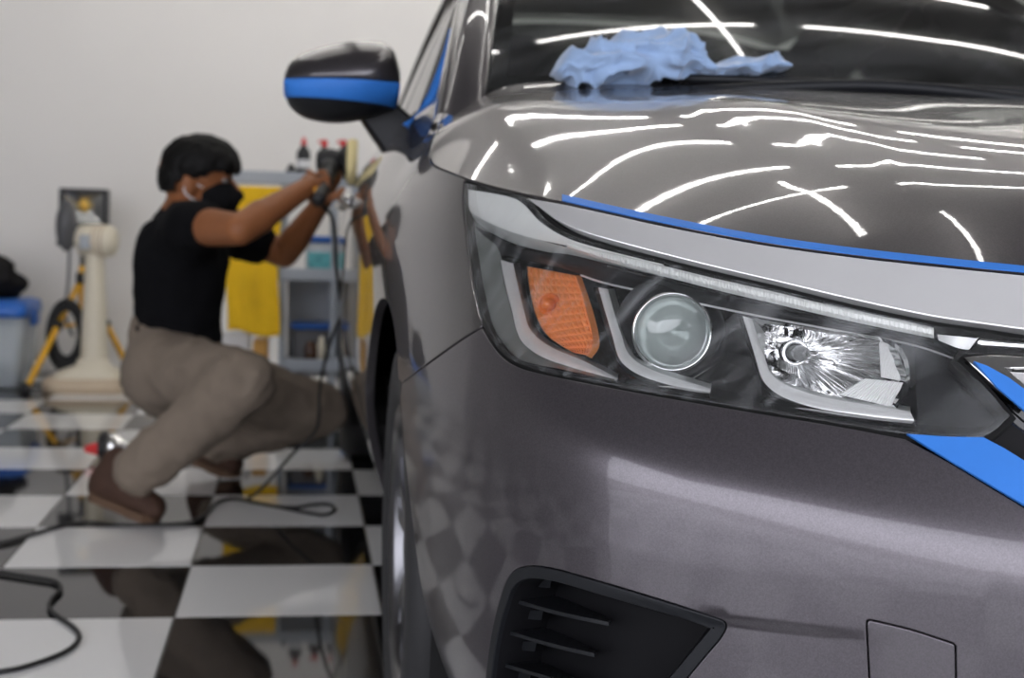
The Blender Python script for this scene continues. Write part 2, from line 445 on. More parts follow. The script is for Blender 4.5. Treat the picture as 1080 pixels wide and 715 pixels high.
mat('blue_tape', (.024, .165, .55), .55, bump=(700, .25, .0006), noise=(40, .10))
mat('lamp_grey', (.50, .52, .505), .32, coat=.3)
mat('lamp_cheek', (.20, .215, .205), .3, coat=.4)
mat('lamp_silver', (.92, .92, .91), .28, metal=.3, coat=.6)
mat('lamp_chrome', (.90, .90, .90), .05, metal=1.0)
mat('lamp_white', (.92, .93, .90), .22, coat=.6)
mat('amber', (1.0, .36, .12), .22, coat=.8, spec=.6)
mat('amber_bulb', (1.0, .26, .05), .08, coat=1.0)
mat('bulb_glass', (.95, .97, .97), .02, trans=.85, ior=1.3)
def lens_mat(name, tint, haze, scale=1.0):
    m = bpy.data.materials.new(name); m.use_nodes = True; nt = m.node_tree; nt.nodes.clear()
    out = nt.nodes.new('ShaderNodeOutputMaterial'); tr = nt.nodes.new('ShaderNodeBsdfTransparent'); tr.inputs[0].default_value = (*tint, 1)
    gl = nt.nodes.new('ShaderNodeBsdfGlossy'); gl.inputs['Roughness'].default_value = .02
    fr = nt.nodes.new('ShaderNodeFresnel'); fr.inputs['IOR'].default_value = 1.52
    mx = nt.nodes.new('ShaderNodeMixShader'); nt.links.new(fr.outputs[0], mx.inputs[0]); nt.links.new(tr.outputs[0], mx.inputs[1]); nt.links.new(gl.outputs[0], mx.inputs[2])
    last = mx
    if haze:
        df = nt.nodes.new('ShaderNodeBsdfDiffuse'); df.inputs[0].default_value = (.75, .77, .78, 1)
        tc = nt.nodes.new('ShaderNodeTexCoord'); n = nt.nodes.new('ShaderNodeTexNoise'); n.inputs['Scale'].default_value = 9*scale; n.inputs['Detail'].default_value = 5
        n.inputs['Distortion'].default_value = .8
        mp = nt.nodes.new('ShaderNodeMapping'); mp.inputs['Rotation'].default_value = (.6, .9, .5); mp.inputs['Scale'].default_value = (1, 5, 1)
        nt.links.new(tc.outputs['Object'], mp.inputs[0]); nt.links.new(mp.outputs[0], n.inputs['Vector'])
        rp = nt.nodes.new('ShaderNodeMapRange'); rp.inputs[1].default_value = .46; rp.inputs[2].default_value = .74; rp.inputs[3].default_value = haze*.12; rp.inputs[4].default_value = haze
        nt.links.new(n.outputs['Fac'], rp.inputs[0])
        m2 = nt.nodes.new('ShaderNodeMixShader'); nt.links.new(rp.outputs[0], m2.inputs[0]); nt.links.new(mx.outputs[0], m2.inputs[1]); nt.links.new(df.outputs[0], m2.inputs[2]); last = m2
    nt.links.new(last.outputs[0], out.inputs[0]); MATS[name] = m
lens_mat('lamp_lens', (.985, .99, .985), .17)
lens_mat('wind_glass', (.25, .28, .27), .075, .3)  # haze film added to brighten the windscreen, in place of reflected light
lens_mat('dark_glass', (.06, .065, .065), 0)
mat('interior', (.02, .02, .021), .8)
mat('seat_cloth', (.05, .05, .052), .9)

CAR = empty('car', (CX, 3.2, 0), label='dark grey metallic sedan seen close at its front corner, masked with blue tape', cat='car')
H = SKIN.hits
def Hs(pts, n=8, off=0.0): return H(spl(pts, n), off) if len(pts) > 2 else H(pts, off)
# ---- hood: height field fitted to its edges
E_px = [(1080,288),(1000,280),(900,269),(800,255),(700,236),(595,213),(560,206),(520,197),(490,188),(470,180.5),(458,175),(453.5,168),(454,159),(458,145),(466,125),(474,110),(480,98)]
E_az = H(E_px); E3 = SKIN.at(E_az[:, 0], E_az[:, 1])
Eu, Ey, Ez = CX-E3[:, 0], E3[:, 1], E3[:, 2]
Eu = np.concatenate([[0, .12, .24], Eu]); Ey = np.concatenate([[1.058, 1.062, 1.078], Ey]); Ez = np.concatenate([[.727, .729, .734], Ez])
CR_T = (.402, 1.27)                                          # where the two hood creases meet
def crease(u, y):
    u = np.abs(u); ui = .365+.095*(y-1.10)/.88; uo = ui+np.maximum(y-CR_T[1], 0)*.30
    w = .006; sp_ = lambda t: w*np.logaddexp(0, t/w)
    return -.075*sp_(u-ui)+.075*sp_(u-uo)-.03*sp_(u-ui)
def bs(t):
    return np.stack([(1-t)**3, 3*t**3-6*t*t+4, -3*t**3+3*t*t+3*t+1, t**3], -1)/6
GH = .03; GU0, GY0 = -.12, .90; NU, NY = 38, 58
def brow(u, y):
    fu = (u-GU0)/GH; fy = (y-GY0)/GH; iu = np.clip(np.floor(fu).astype(int), 0, NU-4); iy = np.clip(np.floor(fy).astype(int), 0, NY-4)
    return iu, iy, bs(fu-iu), bs(fy-iy)
rows = []; rhs = []
def data(u, y, z, wgt):
    iu, iy, bu, by = brow(np.atleast_1d(u), np.atleast_1d(y))
    z = np.atleast_1d(z)-crease(np.atleast_1d(u), np.atleast_1d(y))
    for k in range(len(iu)):
        r = np.zeros(NU*NY)
        for a in range(4):
            for b in range(4): r[(iu[k]+a)*NY+iy[k]+b] += bu[k, a]*by[k, b]
        rows.append(r*wgt); rhs.append(z[k]*wgt)
Es = spl(np.stack([Eu, Ey, Ez], 1), 5)
data(Es[:, 0], Es[:, 1], Es[:, 2], 30.)
m_ = Es[:, 0] < .10; data(-Es[m_, 0], Es[m_, 1], Es[m_, 2], 30.)
for u, y, z in [(0,1.14,.785),(0,1.3,.852),(0,1.5,.905),(0,1.7,.944),(0,1.86,.970),(.3,1.14,.782),(.3,1.3,.848),(.3,1.6,.923),(.3,1.88,.972),(.5,1.95,.972),(.55,1.6,.905),(.62,2.02,.974),(.70,2.10,.975),(.66,1.8,.925),(.5,1.35,.838)]:
    data(u, y, z, 4.); 
    if u == 0: data(-.06, y, z-.0003, 4.); data(.06, y, z-.0003, 4.)
A = np.array(rows); B = np.array(rhs); ATA = A.T @ A; ATB = A.T @ B
I = np.arange(NU*NY).reshape(NU, NY)
def reg(idx, co, lam):
    for ids in idx:
        ATA[np.ix_(ids, ids)] += lam*np.outer(co, co)
lam = 6.0
reg(np.stack([I[:-3].ravel(), I[1:-2].ravel(), I[2:-1].ravel(), I[3:].ravel()], 1), np.array([-1, 3, -3, 1.]), lam*8)
reg(np.stack([I[:, :-3].ravel(), I[:, 1:-2].ravel(), I[:, 2:-1].ravel(), I[:, 3:].ravel()], 1), np.array([-1, 3, -3, 1.]), lam*8)
reg(np.stack([I[:-2].ravel(), I[1:-1].ravel(), I[2:].ravel()], 1), np.array([1, -2, 1.]), lam*.05)
reg(np.stack([I[:, :-2].ravel(), I[:, 1:-1].ravel(), I[:, 2:].ravel()], 1), np.array([1, -2, 1.]), lam*.05)
reg(np.stack([I[:-1, :-1].ravel(), I[1:, :-1].ravel(), I[:-1, 1:].ravel(), I[1:, 1:].ravel()], 1), np.array([1, -1, -1, 1.]), lam*.1)
CO_H = np.linalg.solve(ATA+1e-9*np.eye(NU*NY), ATB).reshape(NU, NY)
def hood_z(u, y):
    u = np.abs(np.asarray(u, float)); y = np.asarray(y, float); sh = np.broadcast(u, y).shape
    u = np.broadcast_to(u, sh); y = np.broadcast_to(y, sh)
    iu, iy, bu, by = brow(u.ravel(), y.ravel()); z = np.zeros(iu.shape)
    for a in range(4):
        for b in range(4): z += CO_H[iu+a, iy+b]*bu[:, a]*by[:, b]
    return z.reshape(sh)+crease(u, y)
def f_hood(u, y):
    u = np.asarray(u, float); y = np.asarray(y, float); return np.stack([CX-u+0*y, y+0*u, hood_z(u, y)], -1)
HOOD = Surf(f_hood, (-.05, .84), (1.0, 2.35), 90, 130, flip=-1.0)
if HOOD.nrm(np.array([.3]), np.array([1.6]))[0][2] < 0: HOOD = Surf(f_hood, (-.05, .84), (1.0, 2.35), 90, 130, flip=1.0)
COWL = spl([(.722, 2.235), (.70, 2.13), (.64, 2.055), (.52, 1.985), (.36, 1.93), (.18, 1.90), (0, 1.892)], 6)
HE = Es[:, :2]
half = np.vstack([HE[:-1], COWL[:-1] if False else COWL])
outl = np.vstack([half, (half*[-1, 1])[::-1]]); outl = thin(outl, .004)
panel('hood', HOOD, outl, .022, 'car_paint', CAR, gap=.0022, rim=.012)
# ---- outlines on the skin (photo pixels turned into skin coordinates)
HL_top = spl([(489,192),(510,196),(535,202),(555,208),(575,231),(600,246),(640,259),(700,275),(760,290),(820,304),(900,324),(980,341),(1040,350),(1085,357),(1130,362)], 6)
HL_in = [(1130,362),(1128,370),(1085,374),(1050,372),(1016,373),(1011,380),(1040,408),(1066,438)]
HL_bot = spl([(1066,438),(1052,451),(1035,460),(1000,461),(955,457),(880,445),(800,432),(700,415),(640,404),(570,390),(540,380),(522,364),(508,342),(498,300),(491,250),(488,215),(489,192)], 6)
HL_px = polyline(HL_top, HL_in, HL_bot)
HL = H(HL_px)
# strip of bright trim over the headlight, up to the hood edge
ST_top = spl([(556,209),(595,216),(650,228),(700,239),(800,258),(900,272),(1000,283),(1080,291),(1130,296)], 6)
ST_bot = spl([(1130,352),(1085,348),(1040,342),(980,333),(900,316),(820,297),(760,283),(700,268),(640,252),(606,241),(582,228),(566,216),(556,209)], 6)
ST = polyline(H(ST_top), spl([tuple(H([(1130,296)])[0]), (.24, .7345), (.12, .7295), (0, .7275)], 4), spl([(0, .686), (.12, .688), (.24, .694), tuple(H([(1130,352)])[0])], 4), H(ST_bot))
# bumper
B_fen = H(spl([(508,345),(490,356),(470,370),(445,388),(424,404)], 4))
ARC_Y, ARC_Z, ARC_R = 1.945, .315, .345
def skin_y(y, z, lo=.9, hi=4.6):
    """skin parameter at world (y,z) on the car's side"""
    for _ in range(50):
        m = (lo+hi)/2
        if f_skin(np.array(m), np.array(z))[1] < y: lo = m
        else: hi = m
    return (lo+hi)/2
def sy_pts(pts): return np.array([(skin_y(y, z), z) for y, z in pts])
def arch(a0, a1, cy_=ARC_Y, n=18):
    return sy_pts([(cy_-ARC_R*math.cos(t), ARC_Z+ARC_R*math.sin(t)) for t in np.linspace(a0, a1, n)])
p_end = SKIN.at(*B_fen[-1]); zz = float(p_end[2]); ang = math.asin(min(1, (zz-ARC_Z)/ARC_R))
arch_f = arch(ang, -.42, n=16)
low = [(arch_f[-1][0], arch_f[-1][1]), (1.12, .165), (.9, .155), (.5, .15), (0, .15)]
BT_px = [(955,462),(1000,486),(1040,510),(1080,534)]
b_top = H(spl(BT_px, 5))
hl_b = H(spl([(508,345),(522,367),(540,383),(570,393),(640,407),(700,418),(800,435),(880,448),(955,462)], 6))
half = np.vstack([hl_b[::-1], B_fen[1:], arch_f, np.array(low)[1:-1]])
cen_top = spl([tuple(b_top[-1]), (.33, .535), (.22, .525), (0, .52)], 6)
rt = np.vstack([cen_top[::-1], b_top[::-1][1:], hl_b[::-1][1:], B_fen[1:], arch_f[1:], np.array(low)[1:]])
FOG_px = polyline(spl([(512,722),(519,668),(529,628),(538,607),(553,598),(578,599),(620,610),(700,634),(752,651)], 5), spl([(752,651),(764,656),(765,664),(759,674)], 5), [(759,674),(722,718),(690,752)], [(690,752),(640,764),(560,772),(522,770),(511,755),(512,722)])
FOG = H(FOG_px)
TOW_px = polyline([(915,655)], spl([(918,654),(960,664),(1000,677)], 3), spl([(1000,677),(1007,680),(1008,686)], 3), [(1008,686),(1009,748),(918,738),(914,660)])
TOW = H(TOW_px)
full = thin(np.vstack([rt, (rt[1:-1]*[-1, 1])[::-1]]), .003)
zcs = ZCF(np.abs(np.linspace(-1.25, 1.25, 260))); aa_ = np.linspace(-1.25, 1.25, 260)
dens = np.vstack([np.stack([aa_, zcs+d], 1) for d in (-.022, -.012, -.004, .004, .012, .022)])
la_ = np.linspace(.46, .82, 60); dens = np.vstack([dens]+[np.stack([s*la_, np.full(60, z)], 1) for z in (.436, .441, .446, .451, .456, .461) for s in (1, -1)])
cn = np.linspace(.17, .58, 24); dens = np.vstack([dens]+[np.stack([np.full(24, s*a), cn], 1) for a in (.80, .835, .87, .905) for s in (1, -1)])
panel('bumper', SKIN, full, .018, 'bumper_paint_lit', CAR, gap=.0016, rim=.012, holes=[FOG, FOG*[-1, 1], TOW], dens=dens)
panel('tow_hook_cover', SKIN, TOW, .012, 'bumper_paint_lit', CAR, gap=.0016, rim=.008, label='square painted tow hook cover')
# ---- fender
SIDE = []                                           # parts to mirror for the far side
ear = H(spl([(490,188),(470,180.5),(458,175),(453.5,168),(454,159),(458,145),(466,125),(474,110),(480,98)], 6))
DOOR_Y = 2.47
fen_rear = sy_pts([(DOOR_Y, z) for z in np.linspace(.965, .23, 16)])
top_r = np.array([ear[-1], (skin_y(2.33, .988), .988), (skin_y(2.42, .982), .982)])
arch_r = arch(math.pi+.25, ang, n=34)
hl_l = H(spl([(508,342),(498,300),(491,250),(488,215),(489,192),(490,188)], 5))
fen = polyline(hl_l, ear, top_r, fen_rear, [(skin_y(DOOR_Y, .20), .20), tuple(arch_r[0])], arch_r, B_fen[::-1])
SIDE.append(panel('fender', SKIN, fen, .02, 'car_paint', CAR, gap=.0016, rim=.014))
# doors, rear quarter, sill: same skin, further back
BZ = .955
def side_panel(name, y0, y1, z0=.205, z1=BZ, cut=None, m='car_paint', **kw):
    pts = [(y0, z) for z in np.linspace(z1, z0, 16)]
    if cut is not None:
        pts += [(cut-ARC_R*math.cos(t), ARC_Z+ARC_R*math.sin(t)) for t in np.linspace(-.3, math.pi+.3, 26)]
    pts += [(y1, z) for z in np.linspace(z0, z1, 16)]
    return panel(name, SKIN, sy_pts_full(pts), .035, m, CAR, gap=.002, rim=.014, **kw)
def sy_pts_full(pts): return np.array([(skin_y(y, z, .9, ARC[-1]-.9), z) for y, z in pts])
dr = side_panel('door', DOOR_Y, 3.55); SIDE.append(dr)
dr2 = side_panel('door', 3.55, 4.42); SIDE.append(dr2)
WB = 2.60; REAR_Y = ARC_Y+WB
a_r = skin_y(4.42, .6, .9, ARC[-1]-.5)
rq = [(skin_y(4.42, z, .9, ARC[-1]-.9), z) for z in np.linspace(BZ, .205, 14)]
rq += [(skin_y(REAR_Y-ARC_R*math.cos(t), ARC_Z+ARC_R*math.sin(t), .9, ARC[-1]-.6), ARC_Z+ARC_R*math.sin(t)) for t in np.linspace(-.05, math.pi+.3, 26) if REAR_Y-ARC_R*math.cos(t) > 4.45]
rq += [(ARC[-1]-.02, .22), (ARC[-1]-.02, BZ)]
SIDE.append(panel('rear_quarter', SKIN, np.array(rq), .05, 'car_paint', CAR, gap=.002, rim=.014))
hd = MB()
for yy, par in ((3.30, dr), (4.26, dr2)):
    p = SKIN.at(skin_y(yy, .815), .815, .0)
    MB().tube(spl([p+np.array([.0, -.10, 0]), p+np.array([-.012, -.085, .002]), p+np.array([-.016, 0, .004]), p+np.array([-.012, .085, .002]), p+np.array([.0, .10, 0])], 4), .013, 10).obj('door_handle', 'trim_chrome', par)
# added black shell standing in for shade in panel gaps, wheel houses and grille
def shell(name, a0, a1, z0, z1, off, m, na=60, nb=16, **kw):
    rws = []
    for a in np.linspace(a0, a1, na):
        z = np.linspace(z0(a) if callable(z0) else z0, z1(a) if callable(z1) else z1, nb)
        rws.append(SKIN.at(np.full(nb, a), z, off))
    return MB().loft(rws).obj(name, m, CAR, **kw)
def zt(a):
    a = abs(a); return float(np.interp(a, [0, .4, .7, .9, 1.05, 1.25, 1.7, 2.1, 3.6], [.69, .71, .735, .76, .78, .81, .91, .93, .93]))
shell('shade_shell', -1.30, 1.30, lambda a: .56 if abs(a) > 1.24 else .2, zt, -.125, 'matt_black', 110, 14)
for a0, a1, zb in ((1.30, 1.62, .69), (1.62, 2.18, .69), (2.18, 4.0, .24), (4.0, 4.9, .69), (4.9, ARC[-1]-.03, .24)):
    SIDE.append(shell('shade_shell', a0, a1, zb, zt, -.03, 'matt_black', 24, 8))
# wheel houses
for yc in (ARC_Y, REAR_Y):
    rws = []
    for x in (.16, .48):
        rws.append([(x, yc-(ARC_R+.01)*math.cos(t), ARC_Z+(ARC_R+.01)*math.sin(t)) for t in np.linspace(-.5, math.pi+.5, 30)])
    wh = MB().loft(rws); n = 30
    wh.add([(.48, yc, ARC_Z)]+rws[1], [(0, i+1, i+2) for i in range(n-1)])
    SIDE.append(wh.obj('wheel_house', 'matt_black', CAR))
# ---- wheels
def wheel(x, yc):
    Rw = .302
    t = MB().lathe([(.205, -.175), (.235, -.185), (.285, -.180), (Rw-.002, -.162), (Rw, -.14), (Rw, -.05), (Rw-.002, -.022), (.285, -.004), (.24, 0), (.208, -.010), (.205, -.02)], (x, yc, Rw), (-1, 0, 0), 64)
    tyre = t.obj('tyre', 'tyre', CAR)
    rim = MB().lathe([(.205, -.175), (.190, -.165), (.185, -.06), (.197, -.018), (.207, -.008), (.211, -.012)], (x, yc, Rw), (-1, 0, 0), 64).obj('rim', 'alloy', CAR)
    for k in range(5):
        for s in (-1, 1):
            an = 2*math.pi*k/5+.3; P = []
            for r, wd, dep in ((.045, .016, -.03), (.10, .012, -.022), (.155, .012, -.02), (.196, .016, -.022)):
                aa = an+s*(.09+.10*(r/.2)); u = np.array([0, math.cos(aa), math.sin(aa)]); v = np.array([0, -math.sin(aa), math.cos(aa)])
                c = np.array([x, yc, Rw])+u*r+np.array([-dep*-1, 0, 0])*-1
                c = np.array([x-dep, yc, Rw])+u*r
                P.append([c-v*wd, c+v*wd, c+v*wd*.8+np.array([.025, 0, 0]), c-v*wd*.8+np.array([.025, 0, 0])])
            MB().loft(P, closed=True, smooth=False, caps=True).obj('spoke', 'alloy', rim)
    MB().lathe([(.0, -.016), (.03, -.018), (.055, -.026), (.06, -.05)], (x, yc, Rw), (-1, 0, 0), 32).obj('hub_cap', 'alloy', rim)
    MB().lathe([(.0, -.115), (.13, -.115), (.135, -.125), (.135, -.14), (.0, -.14)], (x, yc, Rw), (-1, 0, 0), 40).obj('brake_disc', 'trim_chrome', CAR)
    return tyre
for yc in (ARC_Y, REAR_Y):
    n0 = set(o.name for o in CAR.children); wheel(.136, yc); SIDE += [o for o in CAR.children if o.name not in n0]
# ---- greenhouse: windscreen, pillars, roof, side glass
def ws(s, t):
    """s -1..1 across, t 0..1 from cowl to roof"""
    s = np.asarray(s, float); t = np.asarray(t, float)
    yb = 1.885+.205*np.abs(s)**2.2; zb = .968+.004*s*s
    yt = 2.74+.06*s*s; zt_ = 1.405-.035*s*s; hw = .700*(1-t)+.565*t
    b = 4*t*(1-t)
    return np.stack([CX-s*hw, yb+(yt-yb)*t-.030*b, zb+(zt_-zb)*t+.045*b], -1)
WS = Surf(ws, (-1, 1), (0, 1), 60, 40, flip=1.0)
if WS.nrm(np.array([0.]), np.array([.5]))[0][2] < 0: WS = Surf(ws, (-1, 1), (0, 1), 60, 40, flip=-1.0)
def grid(surf, a0, a1, b0, b1, na, nb, off=0):
    A_, B_ = np.meshgrid(np.linspace(a0, a1, na), np.linspace(b0, b1, nb), indexing='ij')
    V = surf.at(A_.ravel(), B_.ravel(), off); N = surf.nrm(A_.ravel(), B_.ravel())
    F = [(i*nb+k, (i+1)*nb+k, (i+1)*nb+k+1, i*nb+k+1) for i in range(na-1) for k in range(nb-1)]
    if np.cross(V[F[0][1]]-V[F[0][0]], V[F[0][3]]-V[F[0][0]]) @ N[0] < 0: F = [f[::-1] for f in F]
    return V, F, N
V, F, N = grid(WS, -1, 1, 0, 1, 60, 40); link('windscreen', mesh('windscreen', V, F, N), 'wind_glass', CAR)
for a0, a1, b0, b1 in ((-1, 1, -.02, .05), (-1, 1, .965, 1.0), (-1.0, -.965, .05, .965), (.965, 1.0, .05, .965)):
    V, F, N = grid(WS, a0, a1, b0, b1, 50 if a1-a0 > 1 else 4, 4 if a1-a0 > 1 else 40, -.004); link('windscreen_border', mesh('windscreen_border', V, F, N), 'gloss_black', CAR)
# pillar: from fender top to roof, outboard of the glass
def pillar_rows(n=14):
    rws = []
    for t in np.linspace(-.12, 1, n):
        g = ws(1.0, max(t, -.12)); kf = 1-.75*max(0, t-.35)/.65; o = g+np.array([-.062+.012*t, .085, .022])*[kf, kf, kf]; m_ = .5*(g+o)+np.array([-.018, -.004, .022])*kf
        i_ = g+np.array([.008, .02, -.02]); q = o+np.array([.0, .035, -.03])
        rws.append(list(spl([i_, g+np.array([-.004, 0, .003]), m_, o, q], 4)))
    return rws
SIDE.append(MB().loft(pillar_rows()).obj('pillar', 'car_paint', CAR))
# side glass surface
def gs(y, z):
    y = np.asarray(y, float); z = np.asarray(z, float); u = .762-.40*(z-.95)-.16*np.maximum(z-1.2, 0)**2-.03*np.maximum(y-3.6, 0)**2
    return np.stack([CX-u, y+0*z, z+0*y], -1)
GS = Surf(gs, (2.3, 5.0), (.9, 1.45), 40, 20, flip=1.0)
if GS.nrm(np.array([3.]), np.array([1.1]))[0][0] > 0: GS = Surf(gs, (2.3, 5.0), (.9, 1.45), 40, 20, flip=-1.0)
dlo_top = spl([(2.52, .965), (2.72, 1.11), (2.95, 1.26), (3.2, 1.355), (3.6, 1.385), (4.1, 1.35), (4.5, 1.24), (4.72, 1.08), (4.75, .965)], 5)
SIDE.append(panel('side_window', GS, polyline(dlo_top, [(4.75, .955), (2.52, .955)]), .06, 'dark_glass', CAR, rim=0))
fr = GS.at(dlo_top[:, 0], dlo_top[:, 1], .004); SIDE.append(MB().tube(fr, .011, 8).obj('window_frame', 'satin_black', CAR))
bl = np.stack([np.linspace(2.5, 4.76, 30), np.full(30, .958)], 1); SIDE.append(MB().tube(GS.at(bl[:, 0], bl[:, 1], .010), .010, 8).obj('window_seal', 'satin_black', CAR))
fr2 = GS.at(dlo_top[:, 0], dlo_top[:, 1]+.03, -.002); rf = []
SIDE.append(MB().loft([GS.at(dlo_top[:, 0], dlo_top[:, 1], .002), GS.at(dlo_top[:, 0]+.0, dlo_top[:, 1]+.06, -.012)]).obj('roof_rail', 'car_paint', CAR))
for yb_ in (3.55,):
    SIDE.append(MB().loft([GS.at(np.full(10, yb_-.04), np.linspace(.955, 1.38, 10), .003), GS.at(np.full(10, yb_+.05), np.linspace(.955, 1.38, 10), .003)]).obj('window_post', 'gloss_black', CAR))
rr = []
for t in np.linspace(0, 1, 16):
    y = 2.72+t*1.75; zc_ = 1.405+.075*math.sin(min(1, t*1.25+.12)*math.pi*.62)-.03*t*t; row = []
    for s in np.linspace(-1, 1, 17): row.append((CX-s*(.600-.02*t), y+.06*s*s*(1-t), zc_-.055*abs(s)**3))
    rr.append(row)
MB().loft(rr).obj('roof', 'car_paint', CAR)
rg = [[(CX-s*(.58*(1-t)+.62*t), 4.45+t*.6, 1.43-.02*abs(s)**3-t*.42-.05*abs(s)**3*(1-t)) for s in np.linspace(-1, 1, 15)] for t in np.linspace(0, 1, 8)]
MB().loft(rg).obj('rear_window', 'dark_glass', CAR)
tl = [[(CX-s*(.66+.05*math.sin(t*3)), 5.03+t*.46, 1.01+.03*math.sin(t*2.5)-.06*abs(s)**4-.06*t*t) for s in np.linspace(-1, 1, 15)] for t in np.linspace(0, 1, 8)]
MB().loft(tl).obj('boot_lid', 'car_paint', CAR)
# cowl panel between hood and glass, dashboard and seats behind it
cw = []
for s in np.linspace(-1, 1, 30):
    u = s*.70; yb = float(ws(s, 0.0)[1]); yh = float(np.interp(abs(u), COWL[::-1, 0], COWL[::-1, 1]))
    cw.append([(CX-u, yh-.05, hood_z(u, yh-.05)-.035), (CX-u, yh+.01, hood_z(u, yh)-.022), (CX-u, yb+.005, .966), (CX-u, yb+.05, .985)])
MB().loft(cw).obj('cowl_panel', 'satin_black', CAR)
ds = [[(CX-s*.68, 1.98+.12*s*s+t*.75, .955+.05*math.sin(t*2.2)+.012*math.cos(s*3)) for s in np.linspace(-1, 1, 20)] for t in np.linspace(0, 1, 8)]
MB().loft(ds).obj('dashboard', 'interior', CAR)
MB().box((CX-.72, 2.3, .25), (CX+.72, 5.0, .30)).obj('cabin_floor', 'interior', CAR)
for sx in (-.36, .36):
    st = MB(); st.box((CX+sx-.25, 3.05, .35), (CX+sx+.25, 3.55, .52)); s_ = st.obj('seat', 'seat_cloth', CAR, bevel=.05, seg=3)
    MB().box((CX+sx-.23, 3.5, .5), (CX+sx+.23, 3.64, 1.08), rot=Matrix.Rotation(-.3, 3, 'X'), piv=(CX+sx, 3.55, .5)).obj('backrest', 'seat_cloth', s_, bevel=.05, seg=3)
    MB().box((CX+sx-.13, 3.68, 1.10), (CX+sx+.13, 3.78, 1.28)).obj('headrest', 'seat_cloth', s_, bevel=.04, seg=3)
swp = [np.array([CX-.36+.18*math.cos(t), 2.85-.07*math.sin(t), .98+.17*math.sin(t)]) for t in np.linspace(0, 2*math.pi, 33)[:-1]]
MB().tube(swp, .014, 8, closed=True).obj('steering_wheel', 'satin_black', CAR)
# wiper: arm and blade lying along the cowl
wz = lambda s, t, o: WS.at(np.array(s), np.array(t), o)
bl_ = [wz(s, .012+.012*k/24, .008) for k, s in enumerate(np.linspace(-.55, .62, 25))]
MB().tube(bl_, .007, 6).obj('wiper_blade', 'satin_black', CAR)
ar = [wz(s, -.02+.025*(1-abs(2*k/11-1)**1.5), .012+.004*math.sin(k/11*3.1)) for k, s in enumerate(np.linspace(-.15, .60, 12))]
MB().tube(ar, .010, 6).obj('wiper_arm', 'satin_black', CAR)
bl2 = [wz(s, .014+.012*k/24, .008) for k, s in enumerate(np.linspace(-.95, -.12, 25))]
MB().tube(bl2, .007, 6).obj('wiper_blade', 'satin_black', CAR)
# ---- bright strip over the headlight
SIDE.append(panel('grille_trim', SKIN, ST, .014, 'satin_chrome', CAR, off=.001, gap=.0008, rim=.012, label='bright silver trim strip over the headlight'))
# ---- headlight
SK = lambda pts, off=0.0: (lambda h: SKIN.at(h[:, 0], h[:, 1], off))(H(pts, off))
hb = thin(resample(HL, .006), .003)
def ringP(off, gap=0.0):
    q = offset_poly(hb, gap) if gap else hb
    return SKIN.at(q[:, 0], q[:, 1], off)
rows_ = [ringP(-.002, .002), ringP(-.03, .0025), ringP(-.072, .004)]
hs = MB().loft([list(r) for r in rows_], closed=True)
LIGHT = hs.obj('headlight', 'gloss_black', CAR, label='clear headlight unit with amber indicator and projector lens')
n0 = offset_poly(hb, .004)
panel('back_wall', SKIN, n0, .02, 'gloss_black', LIGHT, off=-.072, rim=0)
panel('gasket', SKIN, offset_poly(hb, -.0035), .02, 'rubber', LIGHT, off=-.004, rim=.012, holes=[offset_poly(hb, .0038)])
panel('lens', SKIN, offset_poly(hb, .0010), .012, 'lamp_lens', LIGHT, off=-.0008, rim=.006)
def strip(name, A_, B_, offA, offB, m, n=6, mid=None, par=LIGHT, **kw):
    a = SK(spl(A_, n), offA); b = SK(spl(B_, n), offB)
    k = max(len(a), len(b))
    def rs(p):
        L = np.concatenate([[0], np.cumsum(np.linalg.norm(np.diff(p, axis=0), axis=1))]); t = np.linspace(0, L[-1], k)
        return np.stack([np.interp(t, L, p[:, i]) for i in range(3)], 1)
    a, b = rs(a), rs(b); rws = [a]
    for t, bul in (mid or []):
        mm = a*(1-t)+b*t; v = CO-mm; v /= np.linalg.norm(v, axis=1)[:, None]; rws.append(mm+v*bul)
    rws.append(b)
    return MB().loft([list(r) for r in rws]).obj(name, m, par, **kw)
# outer grey cheek at the wrap-round end, upper pale band
strip('side_cheek', [(493,205),(495,250),(501,300),(512,345),(530,368),(556,382),(600,391),(648,403)], [(523,256),(530,275),(537,305),(545,335),(552,352),(566,370),(600,384),(648,398)], -.010, -.022, 'lamp_cheek', mid=[(.5, .004)])
strip('upper_band', [(494,200),(520,204),(548,212),(570,234),(598,251),(640,264),(700,279)], [(494,222),(510,232),(535,243),(565,252),(598,259),(640,267.5),(700,281)], -.002, -.007, 'lamp_white', mid=[(.5, .002)], label='pale band along the top of the headlight')
strip('upper_lip', [(494,222),(510,232),(535,243),(565,252),(598,261),(640,272),(700,289)], [(500,236),(515,244),(540,256),(565,263),(598,270),(640,279),(700,292)], -.008, -.018, 'lamp_grey', mid=[(.4, .003)])
# daytime light bar with fine ribs
top = np.array(spl([(598,256.5),(640,266.5),(700,280.5),(760,295),(820,308.5),(900,327),(985,345.5)], 30)); bot = np.array(spl([(598,262),(640,275.5),(700,291.5),(760,307),(820,321),(900,339.5),(985,357)], 30))
a3, b3 = SK(top[::3], -.0035), SK(bot[::3], -.008)
t_ = np.linspace(0, 1, len(a3)); tt = np.linspace(0, 1, 640)
a3 = np.stack([np.interp(tt, t_, a3[:, i]) for i in range(3)], 1); b3 = np.stack([np.interp(tt, t_, b3[:, i]) for i in range(3)], 1)
rws = []
for i in range(640):
    s = 1.0 if tt[i] > .24 else tt[i]/.24; rib = (.0011 if (i % 6) in (0, 1, 2) else 0)*s
    v = CO-.5*(a3[i]+b3[i]); v /= np.linalg.norm(v)
    rws.append([a3[i], a3[i]*.75+b3[i]*.25+v*(.003+rib), a3[i]*.35+b3[i]*.65+v*(.0035+rib), b3[i]])
